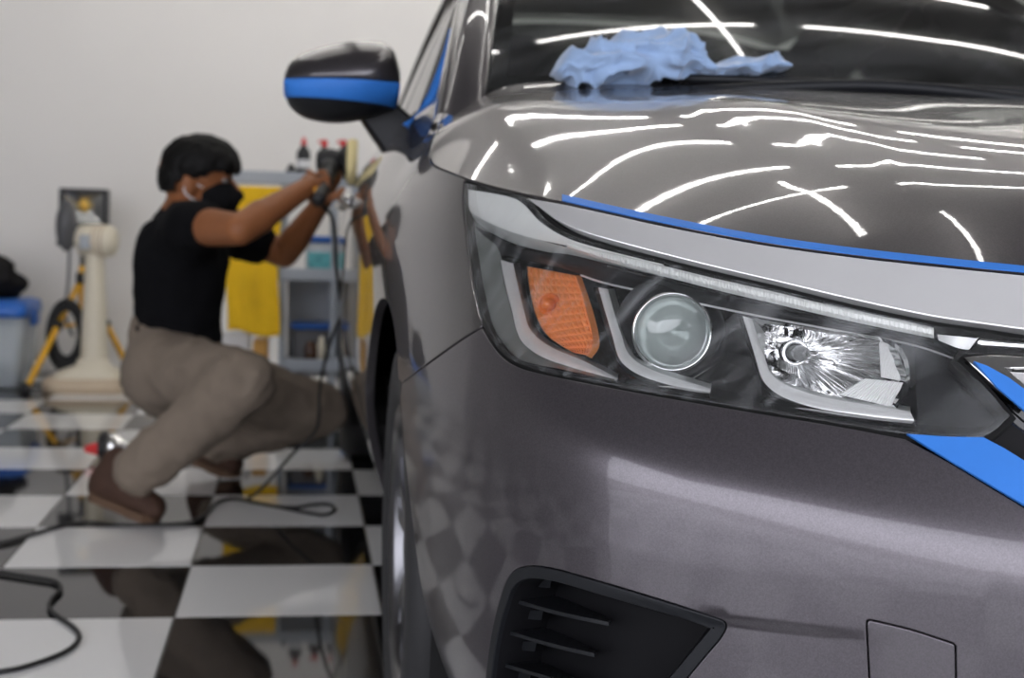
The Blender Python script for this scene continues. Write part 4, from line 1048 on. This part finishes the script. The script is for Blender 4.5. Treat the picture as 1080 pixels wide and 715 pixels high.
# ---- grey trolley behind the worker
TYF, TYB = 5.62, 5.98
def tp3(x, y, Y=TYF): return at_y(x, y, Y)
x0t, x1t = tp3(290, 300)[0], .335
TRO = empty('tool_trolley', (.5*(x0t+x1t), .5*(TYF+TYB), 0), label='grey metal tool trolley with open shelves behind the worker', cat='trolley')
zs = [tp3(300, 187)[2], tp3(300, 288)[2], tp3(300, 384)[2]]
xa = tp3(246, 190)[0]
for k, (xl, z_) in enumerate(((xa, zs[0]), (tp3(284, 288)[0], zs[1]), (tp3(300, 380)[0], zs[2]))):
    MB().box((xl, TYF, z_-.022), (x1t, TYB, z_)).obj('shelf', 'grey_metal', TRO, bevel=.004)
    MB().box((xl, TYF-.008, z_-.03), (x1t, TYF+.004, z_+.022)).obj('shelf_lip', 'grey_metal', TRO, bevel=.003)
for x_ in (tp3(298, 300)[0], tp3(352, 300)[0], x1t-.02):
    for y_ in (TYF+.01, TYB-.03):
        MB().box((x_-.013, y_-.013, .07), (x_+.013, y_+.013, zs[0]-.02)).obj('post', 'grey_metal', TRO, bevel=.003)
MB().box((tp3(303, 300)[0], TYB-.012, .1), (x1t-.02, TYB, zs[1]-.03)).obj('back_panel', 'grey_metal', TRO)
for x_ in (tp3(300, 400)[0], x1t-.03):
    for y_ in (TYF+.05, TYB-.05):
        MB().lathe([(0, -.015), (.03, -.015), (.035, -.01), (.035, .01), (.03, .015), (0, .015)], (x_, y_, .0352), (1, 0, 0), 20).obj('castor', 'black_plastic', TRO)
        MB().box((x_-.02, y_-.01, .03), (x_+.02, y_+.01, .08)).obj('castor_fork', 'dark_grey_metal', TRO)
# round black drum in front of the trolley
dc = at_y(299, 379, 5.50)
DRM = MB().lathe([(0, -.03), (.03, -.034), (.036, -.02), (.055, -.02), (.062, -.03), (.078, -.030), (.083, -.02), (.083, .05), (.075, .07), (0, .07)], (dc[0], 5.50, .0835), (-.1, 1, 0), 40).obj('hose_reel', 'black_plastic', None, label='round black reel standing before the grey trolley', cat='reel')
MB().lathe([(0, -.040), (.012, -.038), (.016, -.03)], (dc[0], 5.50, .0835), (-.1, 1, 0), 16).obj('hub', 'grey_metal', DRM)
# boxes beside the reel
wb = at_y(252, 370, 5.75)
MB().box((wb[0]-.07, 5.68, 0), (wb[0]+.045, 5.83, at_y(250, 352, 5.68)[2])).obj('carton', 'white_label', None, bevel=.004, label='plain white carton under the hanging yellow towel', cat='box')
ob = at_y(271, 370, 5.7)
MB().box((ob[0]-.016, 5.66, 0), (ob[0]+.045, 5.85, at_y(270, 360, 5.66)[2])).obj('carton', 'orange_card', None, bevel=.003, label='narrow orange-brown carton beside the white carton', cat='box')
# yellow towel over the trolley's end
def hang(x0, x1, z0, z1, y, seed, amp, taper=0.0, name='towel', **kw):
    rws = []
    for i in range(40):
        t = i/39; z = z1+(z0-z1)*t; row = []
        for k in range(40):
            s = k/39; x = x0+(x1-x0)*s+taper*t*(s-.5)
            d = amp*(.35+.65*t)*(math.sin(s*9+seed)+.6*math.sin(s*17+seed*2+t*2))*.6+.012*mnoise.noise(Vector((s*4, t*4, seed)))
            row.append((x+.006*math.sin(t*7+seed), y+d, z+.014*math.sin(s*5+seed)*t*t))
        rws.append(row)
    f = MB().loft(rws); V = np.array(f.V); n = len(V); back = V+np.array([0, .006, 0]); F2 = [tuple(i+n for i in q)[::-1] for q in f.F]
    rim = []
    idx = [k for k in range(40)]+[i*40+39 for i in range(1, 40)]+[39*40+k for k in range(38, -1, -1)]+[i*40 for i in range(38, 0, -1)]
    for a, b in zip(idx, idx[1:]+idx[:1]): rim.append((a, a+n, b+n, b))
    m2 = MB(); m2.add(np.vstack([V, back]), f.F+F2+rim, True)
    return m2.obj(name, 'yellow_cloth', None, **kw)
ya, yb_ = at_y(236, 300, 5.56), at_y(297, 300, 5.56)
hang(ya[0]+.01, yb_[0]-.01, at_y(260, 352, 5.56)[2], at_y(260, 196, 5.56)[2], 5.575, 1.0, .012, label='yellow towel hanging from the end of the grey trolley', cat='towel')
# bottles on the trolley top
def bottle(x, y, z, r, h, body, cap, label, name='bottle', trig=True, cat='bottle'):
    b = MB().lathe([(0, 0), (r, 0), (r*1.02, .004), (r, h*.55), (r*.96, h*.66), (r*.5, h*.76), (r*.36, h*.80), (r*.36, h*.84), (0, h*.84)], (x, y, z), n=24).obj(name, body, None, label=label, cat=cat, group='bottles on the trolley')
    MB().lathe([(r*1.03, h*.24), (r*1.04, h*.25), (r*1.04, h*.44), (r*1.03, h*.45)], (x, y, z), n=24).obj('paper_label', 'white_label', b)
    MB().lathe([(r*.45, h*.82), (r*.45, h*.90), (r*.30, h*.91), (r*.22, h), (0, h)], (x, y, z), n=16).obj('cap', cap, b)
    if trig: MB().box((x-r*.9, y-.008, z+h*.90), (x+r*.5, y+.008, z+h*.97)).obj('nozzle', cap, b, bevel=.003)
    return b
zt_ = zs[0]+.001; p = tp3(320, 180, 5.7)
bottle(p[0], 5.70, zt_, .028, at_y(320, 145, 5.7)[2]-zt_, 'black_plastic', 'red_plastic', 'black bottle with white label and pointed red cap on the trolley', trig=False)
for px, lab in ((342, 'squat black bottle with flat red cap on the trolley, middle of three'), (362, 'squat black bottle with flat red cap on the trolley, nearest the car')):
    p = tp3(px, 160, 5.78); bottle(p[0], 5.78, zt_, .030, at_y(px, 147, 5.78)[2]-zt_, 'black_plastic', 'red_plastic', lab, trig=True)
p = at_y(307, 181, 5.68); MB().lathe([(0, 0), (.022, 0), (.022, .03), (.014, .04), (.010, .055), (0, .056)], (p[0], 5.68, zt_), n=18).obj('small_jar', 'black_plastic', None, label='small dark jar on the trolley top, left of the bottles', cat='jar')
# middle shelf: clear tub with blue lid
z_ = zs[1]+.001; a, b = at_y(322, 280, 5.68), at_y(366, 280, 5.68)
TUB = MB().box((a[0], 5.68, z_), (b[0], 5.88, z_+.125)).obj('clear_tub', 'clear_plastic', None, bevel=.012, label='clear tub with blue lid on the middle trolley shelf', cat='tub')
MB().box((a[0]-.008, 5.672, z_+.125), (b[0]+.008, 5.888, z_+.150)).obj('lid', 'blue_plastic', TUB, bevel=.006)
MB().box((a[0]+.01, 5.674, z_+.02), (b[0]-.03, 5.679, z_+.085)).obj('printed_label', 'teal_print', TUB)
# lower shelf: tray, jars, white bottle
z_ = zs[2]+.001; a, b = at_y(308, 380, 5.66), at_y(351, 380, 5.66); zr = at_y(330, 343, 5.66)[2]
TRAY = MB().box((a[0], 5.70, z_), (b[0], 5.92, zr-.02)).obj('tray_bin', 'dark_grey_metal', None, bevel=.006, label='dark bin with blue rim on the lowest trolley shelf', cat='bin')
MB().box((a[0]-.01, 5.69, zr-.02), (b[0]+.01, 5.93, zr)).obj('rim', 'blue_plastic', TRAY, bevel=.005)
p = at_y(328, 370, 5.65); MB().lathe([(0, 0), (.026, 0), (.027, .06), (.02, .075), (.02, .09), (0, .09)], (p[0], 5.66, z_), n=20).obj('jar', 'brown_glass', None, label='dark brown jar before the blue-rimmed bin', cat='jar')
p = at_y(339, 368, 5.645); MB().lathe([(0, 0), (.016, 0), (.017, .075), (.010, .09), (.010, .11), (0, .11)], (p[0], 5.655, z_), n=18).obj('tall_bottle', 'cream_plastic', None, label='slim cream bottle beside the brown jar on the lowest shelf', cat='bottle')
# blue cloth hanging at the car side of the trolley
mat('rag_blue', (.03, .25, .75), .85, noise=(25, .3), bump=(80, .3, .002))
x_ = at_y(371, 370, 5.55)[0]
rg_ = []
for i in range(16):
    t = i/15; z = at_y(371, 345, 5.55)[2]*(1-t)+at_y(371, 398, 5.55)[2]*t
    rg_.append([(x_+(.012+.022*t)*math.cos(q)*(1+.25*math.sin(3*q+i*.4)), 5.55+(.01+.012*t)*math.sin(q)*(1+.25*math.cos(4*q)), z) for q in np.linspace(0, 2*math.pi, 21)[:-1]])
MB().loft(rg_, closed=True, caps=True).obj('rag', 'rag_blue', None, label='bright blue rag hanging beside the car at the trolley', cat='rag')
# ---- small tool on the floor behind the shoe
tz = at_z(110, 486); o3 = np.array([tz[0], tz[1], 0]); ax_ = np.array([1.0, -.12, 0]); r0 = .047
TOOL = MB().lathe([(0, .0), (r0*.8, .0), (r0, .006), (r0, .020), (r0*.85, .024), (0, .024)], o3+np.array([-.012, 0, r0+.001]), ax_, 28).obj('spray_gun', 'black_plastic', None, label='small chrome and black tool with red end lying on the floor', cat='tool')
MB().lathe([(r0*.55, .022), (r0*.92, .026), (r0*.90, .05), (r0*.45, .075), (r0*.36, .10), (r0*.42, .105), (r0*.42, .125), (0, .126)], o3+np.array([-.012, 0, r0+.001]), ax_, 28).obj('chrome_head', 'trim_chrome', TOOL)
MB().lathe([(0, -.05), (.010, -.048), (.016, -.03), (.022, -.001), (.022, .003)], o3+np.array([-.012, 0, r0*.8]), ax_, 20).obj('red_end', 'red_plastic', TOOL)
# ---- cables on the floor
def floor_path(pix, n=8, r=.0048, z=None):
    P = []
    for x, y in pix: q = at_z(x, y); P.append((q[0], q[1], r+.0005))
    return spl(P, n)
MB().tube(floor_path([(-40,600),(0,606),(38,612),(58,616),(64,624),(56,633),(52,642),(58,651),(74,662),(83,672),(80,682),(66,692),(40,702),(10,710),(-40,716)]), .0048, 8).obj('power_cable', 'cable', None, label='black cable lying in a bend across the nearest floor tiles', cat='cable')
# ================================================================ the worker
mat('skin', (.28, .105, .040), .5, noise=(25, .12), spec=.4); mat('hair', (.004, .0036, .0033), .6, spec=.2, bump=(160, .3, .003))
mat('shirt', (.0045, .0045, .0055), .95, spec=.15, noise=(14, .25)); mat('trousers', (.19, .152, .116), .92, noise=(30, .12), bump=(350, .25, .002))
mat('shoe_suede', (.050, .023, .013), .8, noise=(40, .25)); mat('sole', (.10, .055, .03), .7); mat('mask_cloth', (.006, .006, .007), .9, spec=.2)
mat('eye_white_shaded', (.30, .27, .25), .3); mat('eye_dark', (.01, .007, .005), .1); mat('pad_foam', (.78, .66, .33), .8, noise=(60, .12)); mat('yellow_button', (.85, .38, .02), .4)
def rc(a, b, ra, rb, n=18, sq=None):
    """round cone from a to b as a closed shape"""
    a = np.array(a, float); b = np.array(b, float); L = np.linalg.norm(b-a); prof = []
    for t in np.linspace(-math.pi/2, 0, 6): prof.append((ra*math.cos(t), ra*math.sin(t)))
    for t in np.linspace(0, math.pi/2, 6): prof.append((rb*math.cos(t), L+rb*math.sin(t)))
    m = MB().lathe(prof, a, b-a, n)
    if sq is not None:
        V = np.array(m.V); ax, k = np.array(sq[0], float), sq[1]; ax /= np.linalg.norm(ax)
        c = a+(b-a)*np.clip(((V-a) @ (b-a))/(L*L+1e-12), 0, 1)[:, None]; d = V-c; V = c+d-np.outer(d @ ax, ax)*(1-k); m.V = [tuple(v) for v in V]
    return m
def ell(c, r, rotz=0, roty=0, n=24):
    prof = [(math.cos(t), math.sin(t)) for t in np.linspace(-math.pi/2, math.pi/2, 14)]
    m = MB().lathe(prof, (0, 0, 0), (0, 0, 1), n); V = np.array(m.V)*np.array(r)
    M = np.array(Matrix.Rotation(rotz, 3, 'Z') @ Matrix.Rotation(roty, 3, 'Y')); m.V = [tuple(v) for v in V @ M.T+np.array(c)]
    return m
def merge(name, prims, voxel, smooth, m, parent, wr=None, cut=None, **kw):
    """union of closed shapes remeshed into one continuous smooth skin"""
    B = MB()
    for p in prims: B.add(p.V, p.F, True)
    me = bpy.data.meshes.new(name); me.from_pydata(B.V, [], B.F)
    bm = bmesh.new(); bm.from_mesh(me); bmesh.ops.remove_doubles(bm, verts=bm.verts, dist=1e-5); bmesh.ops.recalc_face_normals(bm, faces=bm.faces); bmesh.ops.holes_fill(bm, edges=bm.edges); bm.to_mesh(me); bm.free()
    o = bpy.data.objects.new('tmp', me); COL.objects.link(o)
    r = o.modifiers.new('r', 'REMESH'); r.mode = 'VOXEL'; r.voxel_size = voxel
    if smooth: s = o.modifiers.new('s', 'SMOOTH'); s.iterations = smooth; s.factor = .5
    dg = bpy.context.evaluated_depsgraph_get(); out = bpy.data.meshes.new_from_object(o.evaluated_get(dg)); bpy.data.objects.remove(o)
    out.name = name
    if wr or cut:
        bm = bmesh.new(); bm.from_mesh(out)
        if cut:
            dl = [v for v in bm.verts if cut(v.co)]; bmesh.ops.delete(bm, geom=dl, context='VERTS')
        if wr:
            bm.normal_update(); mv = [(v, v.normal*wr(v.co)) for v in bm.verts]
            for v, d in mv: v.co += d
        bm.to_mesh(out); bm.free()
    out.polygons.foreach_set('use_smooth', [True]*len(out.polygons)); out.update()
    return link(name, out, m, parent, **kw)
J = {}
def jt(n, px, py, Y): J[n] = at_y(px, py, Y)
jt('pel', 182, 385, 3.84); jt('waist', 188, 345, 3.84); jt('chest', 191, 275, 3.84); jt('up', 196, 232, 3.84); jt('neck', 199, 212, 3.84)
jt('head', 209, 188, 3.83)
jt('shR', 200, 238, 3.68); jt('elR', 253, 242, 3.44); jt('wrR', 326, 196, 3.58)
jt('shL', 232, 238, 4.00); jt('elL', 300, 268, 4.05); jt('wrL', 340, 212, 3.86)
jt('hipR', 176, 393, 3.74); jt('knR', 258, 402, 3.40); jt('anR', 140, 502, 3.48)
jt('hipL', 190, 392, 3.94); jt('knL', 338, 432, 4.00); jt('anL', 226, 468, 4.13)
PER = empty('person', (J['pel'][0], J['pel'][1], 0), label='crouching worker in black t-shirt, khaki trousers and face mask polishing the car door', cat='person')
fwd = np.array([1.0, -.12, 0]); fwd /= np.linalg.norm(fwd); lat = np.array([-fwd[1], fwd[0], 0]); up = np.array([0, 0, 1.0])
HC = J['head']
def hd(f, l, u): return HC+fwd*f+lat*l+up*u
body = [rc(J['pel'], J['waist'], .13, .115), rc(J['waist'], J['chest'], .115, .125, sq=(fwd, .75)), rc(J['chest'], J['up'], .125, .09, sq=(fwd, .75)),
        rc(J['up'], J['neck'], .06, .052), rc(J['neck'], HC+up*-.05, .050, .052),
        ell(hd(-.008, 0, .018), (.098, .078, .100), math.atan2(fwd[1], fwd[0])), ell(hd(.028, 0, -.045), (.062, .058, .072), math.atan2(fwd[1], fwd[0])),
        rc(hd(.06, 0, -.075), hd(.065, 0, -.09), .022, .018), rc(hd(.088, 0, -.005), hd(.104, 0, -.034), .009, .014), rc(hd(.076, -.03, .012), hd(.076, .03, .012), .014, .014),
        ell(hd(-.008, -.080, -.018), (.020, .008, .032), .3), ell(hd(-.008, .080, -.018), (.020, .008, .032), -.3)]
for s in 'RL':
    sh, e, w = J['sh'+s], J['el'+s], J['wr'+s]
    body += [rc(J['up'], sh, .055, .055), rc(sh, sh+(e-sh)*.5, .054, .048), rc(sh+(e-sh)*.5, e, .048, .040), rc(e, e+(w-e)*.3, .040, .042), rc(e+(w-e)*.3, w, .042, .027, sq=(up, .9))]
    h, k, a = J['hip'+s], J['kn'+s], J['an'+s]
    body += [rc(h, k, .075, .052), rc(k, k+(a-k)*.35, .052, .054), rc(k+(a-k)*.35, a, .054, .036)]
# hands close on the polisher's two grips
GR = at_y(343, 196, 3.60); GL = at_y(346, 178, 3.80)
def hand(w, grip, axis, palm_in, sgn):
    """palm between wrist and grip, four fingers curling round the grip's axis, thumb the other way"""
    ax = np.array(axis, float); ax /= np.linalg.norm(ax); out = []
    d = grip-w; d /= np.linalg.norm(d); n_ = np.cross(ax, d); n_ /= np.linalg.norm(n_); n_ *= sgn
    kn = grip+n_*.030-d*.012
    for q in (-.028, -.010, .010, .028):
        out.append(rc(w+ax*q*.55, kn+ax*q, .019, .015, 12))
    for i, (q, L) in enumerate(zip((-.033, -.011, .011, .032), (.92, 1.05, 1.0, .80))):
        p = kn+ax*q; ang_ = 0.0; r = .0098; path = [p]
        for sg, bend in ((.036*L, .75), (.026*L, 1.35), (.020*L, 1.1)):
            ang_ += bend; dr = d*math.cos(ang_)-n_*math.sin(ang_); p = p+dr*sg; path.append(p)
        for a_, b_ in zip(path, path[1:]): out.append(rc(a_, b_, r, r*.9, 10)); r *= .9
    t0 = w+(kn-w)*.35-ax*.030*sgn; t1 = t0-ax*.018*sgn+d*.025-n_*.020; t2 = t1+d*.022-n_*.020; t3 = t2+d*.010-n_*.018+ax*.008*sgn
    out += [rc(t0, t1, .015, .0125, 10), rc(t1, t2, .0120, .0105, 10), rc(t2, t3, .0105, .0085, 10)]
    return out
body += hand(J['wrR'], GR, (.15, -.5, -.85), None, -1); body += hand(J['wrL'], GL, (.1, 1.0, .15), None, 1)
merge('body', body, .0052, 3, 'skin', PER)
# eyes (whites coloured dark for the shade under the fringe)
for q in (-.030, .030):
    e_ = ell(hd(.076, q, -.004), (.010, .011, .007)).obj('eye', 'eye_white_shaded', PER); ell(hd(.0855, q, -.004), (.0035, .006, .006)).obj('pupil', 'eye_dark', e_)
def wrinkle(f, a, seed):
    def g(c):
        v = Vector(c)*f+Vector((seed, 0, 0)); return a*(1-2*abs(mnoise.noise(v+Vector((0, 0, mnoise.noise(v*.7)*2)))))*.6+a*.4*mnoise.noise(v*2.3)
    return g
# t-shirt
hem = J['waist']*.45+J['pel']*.55
sh_ = [rc(hem+fwd*.005, J['waist'], .135, .130, sq=(fwd, .86)), rc(J['waist'], J['chest'], .130, .148, sq=(fwd, .84)), rc(J['chest'], J['up']-up*.02, .148, .095, sq=(fwd, .80)), rc(J['up']-up*.03, J['neck']-up*.034, .080, .056)]
for s, L in (('R', .26), ('L', .50)):
    sh, e = J['sh'+s], J['el'+s]; sh_ += [rc(J['up']-up*.02, sh-up*.006, .070, .066), rc(J['chest'], sh-up*.006, .10, .066), rc(sh-up*.006, sh+(e-sh)*L, .066, .064)]
neck_c = J['neck']
merge('t_shirt', sh_, .010, 5, 'shirt', PER, wr=wrinkle(9, .012, 2.0))
# trousers
tr_ = [rc(J['pel'], J['pel']+up*.055+fwd*.0, .142, .132, sq=(fwd, .9)), rc(J['hipR'], J['hipL'], .118, .118)]
for s, rr_ in (('R', 1.0), ('L', 1.0)):
    h, k, a = J['hip'+s], J['kn'+s], J['an'+s]
    tr_ += [rc(h, k, .105, .074), rc(k, k+(a-k)*.45, .074, .072), rc(k+(a-k)*.45, k+(a-k)*.93, .072, .062)]
merge('trousers', tr_, .010, 4, 'trousers', PER, wr=wrinkle(12, .013, 7.0))
# shoes: low suede boots
def shoe(heel, toe, name, lab, lift):
    h, t = np.array(heel, float), np.array(toe, float); d = t-h; L = np.linalg.norm(d); d /= L; sd = np.cross(d, up); sd /= np.linalg.norm(sd); nu = np.cross(sd, d)
    P = lambda f, l, u: h+d*f*L+sd*l+nu*u
    pr = [rc(P(.12, 0, .045), P(.40, 0, .050), .040, .042), rc(P(.40, 0, .045), P(.88, 0, .030), .040, .034), rc(P(.88, -.008, .028), P(.92, .008, .028), .032, .030), rc(P(.16, 0, .06), P(.22, 0, .105), .042, .040), rc(P(.10, 0, .03), P(.85, 0, .03), .036, .036), rc(P(.30, 0, .09), P(.62, 0, .06), .034, .028)]
    o = merge(name, pr, .007, 3, 'shoe_suede', PER, label=lab)
    ol = [(f, w) for f, w in ((-.02, 0), (.0, .022), (.08, .036), (.3, .037), (.5, .038), (.7, .045), (.88, .042), (1.0, .022), (1.03, 0))]
    ring = [(f, w) for f, w in ol]+[(f, -w) for f, w in ol[-2:0:-1]]
    r0 = [P(f, w, -.006) for f, w in ring]; r1 = [P(f, w*1.03, .016) for f, w in ring]
    MB().loft([r0, r1], closed=True, caps=True, smooth=False).obj('sole', 'sole', o)
hR = at_y(97, 521, 3.50); tR = at_z(162, 551); tR[2] = .008
dR = tR-hR; tR = hR+dR/np.linalg.norm(dR)*.26; k_ = at_z(162, 551)
tR = np.array([k_[0]+.012, k_[1]-.03, .010]); hR = at_y(97, 522, 3.54)
shoe(hR, tR, 'shoe', None, 0)
tL = at_z(232, 500); tL = np.array([tL[0], 4.12, .012]); hL = at_y(204, 484, 4.22)
shoe(hL, tL+np.array([.05, -.02, 0]), 'shoe', None, 0)
# hair: full bowl-shaped cut with fringe, nape left short
hp_ = [ell(hd(.006, 0, .038), (.106, .094, .080), math.atan2(fwd[1], fwd[0])), ell(hd(-.040, 0, .0), (.066, .084, .075), math.atan2(fwd[1], fwd[0])), rc(hd(.080, -.045, .036), hd(.080, .045, .036), .028, .028), rc(hd(-.068, -.03, -.04), hd(-.068, .03, -.04), .026, .026)]
def hair_cut(c):
    p = np.array(c)-HC; f, u = p @ fwd, p[2]
    return (f > .045 and u < .012) or (-.04 < f <= .045 and u < .004-.25*(.045-f)) or (f <= -.04 and u < -.040)
merge('hair', hp_, .007, 3, 'hair', PER, wr=wrinkle(45, .007, 1.0), cut=hair_cut)
# mask over nose and mouth with ear loops
mk = [ell(hd(.045, 0, -.052), (.068, .066, .060), math.atan2(fwd[1], fwd[0])), rc(hd(.094, 0, -.022), hd(.110, 0, -.045), .012, .016)]
MSK = merge('face_mask', mk, .006, 4, 'mask_cloth', PER, cut=lambda c: (np.array(c)-HC) @ fwd < .020 or (np.array(c)-HC)[2] > -.008)
for q in (-1, 1):
    MB().tube(spl([hd(.025, q*.062, -.025), hd(.0, q*.078, -.015), hd(-.018, q*.086, -.02), hd(-.015, q*.084, -.045), hd(.022, q*.060, -.07)], 6), .003, 6).obj('ear_loop', 'white_label', MSK)
# ---- polishing machine in the hands
pcn = at_y(372, 171, 3.70)
POL = empty('polisher', (pcn[0], pcn[1], pcn[2]-.08), label='black hand polisher with a cream foam pad held against the door', cat='polisher')
ax_ = np.array([1.0, -.04, -.02]); ax_ /= np.linalg.norm(ax_)
MB().lathe([(0, -.004), (.052, -.004), (.060, .002), (.062, .012), (.058, .024), (0, .024)], pcn-ax_*.012, ax_, 40).obj('foam_pad', 'pad_foam', POL)
MB().lathe([(.0, -.016), (.035, -.016), (.048, -.008), (.050, -.003), (0, -.003)], pcn-ax_*.012, ax_, 36).obj('backing_plate', 'black_plastic', POL)
MB().lathe([(0, -.085), (.022, -.083), (.030, -.07), (.033, -.045), (.030, -.03), (.026, -.014), (0, -.013)], pcn-ax_*.012, ax_, 30).obj('gear_head', 'black_plastic', POL)
gb = pcn-ax_*.058-up*.006
MB().tube(spl([gb, .5*(gb+GR)+up*.004, GR, GR+np.array([-.02, -.08, -.04])], 6), [.026]*6+[.021]*6+[.0175]*7, 16).obj('motor_handle', 'black_plastic', POL)
MB().tube(spl([gb+up*.01, gb+np.array([-.01, .06, .02]), GL+np.array([0, .05, 0])], 5), .014, 12).obj('side_grip', 'black_plastic', POL)
MB().lathe([(0, 0), (.012, 0), (.012, .012), (0, .014)], GR+np.array([-.026, -.03, -.012]), (-.7, -.7, 0), 14).obj('switch', 'yellow_button', POL)
cd = [GR+np.array([-.02, -.08, -.04]), at_y(351, 232, 3.58), at_y(354, 278, 3.62), at_y(359, 312, 3.68), at_y(360, 331, 3.72), at_y(350, 356, 3.75), at_y(342, 384, 3.78), at_y(337, 414, 3.80), at_y(334, 452, 3.80), at_y(311, 476, 3.80), at_y(290, 500, 3.80), at_y(272, 519, 3.79)]
fp = [at_z(x, y) for x, y in [(262,529),(285,535),(312,537),(330,534),(347,534),(353,539.5),(342,545),(325,543),(300,538),(270,532),(245,528),(228,533),(218,544),(200,553),(165,556),(120,556),(90,553),(58,559),(30,567),(0,575),(-40,579)]]
for q in fp: q[2] = .0055
MB().tube(spl(cd+fp, 8), .0048, 8).obj('cord', 'cable', POL)
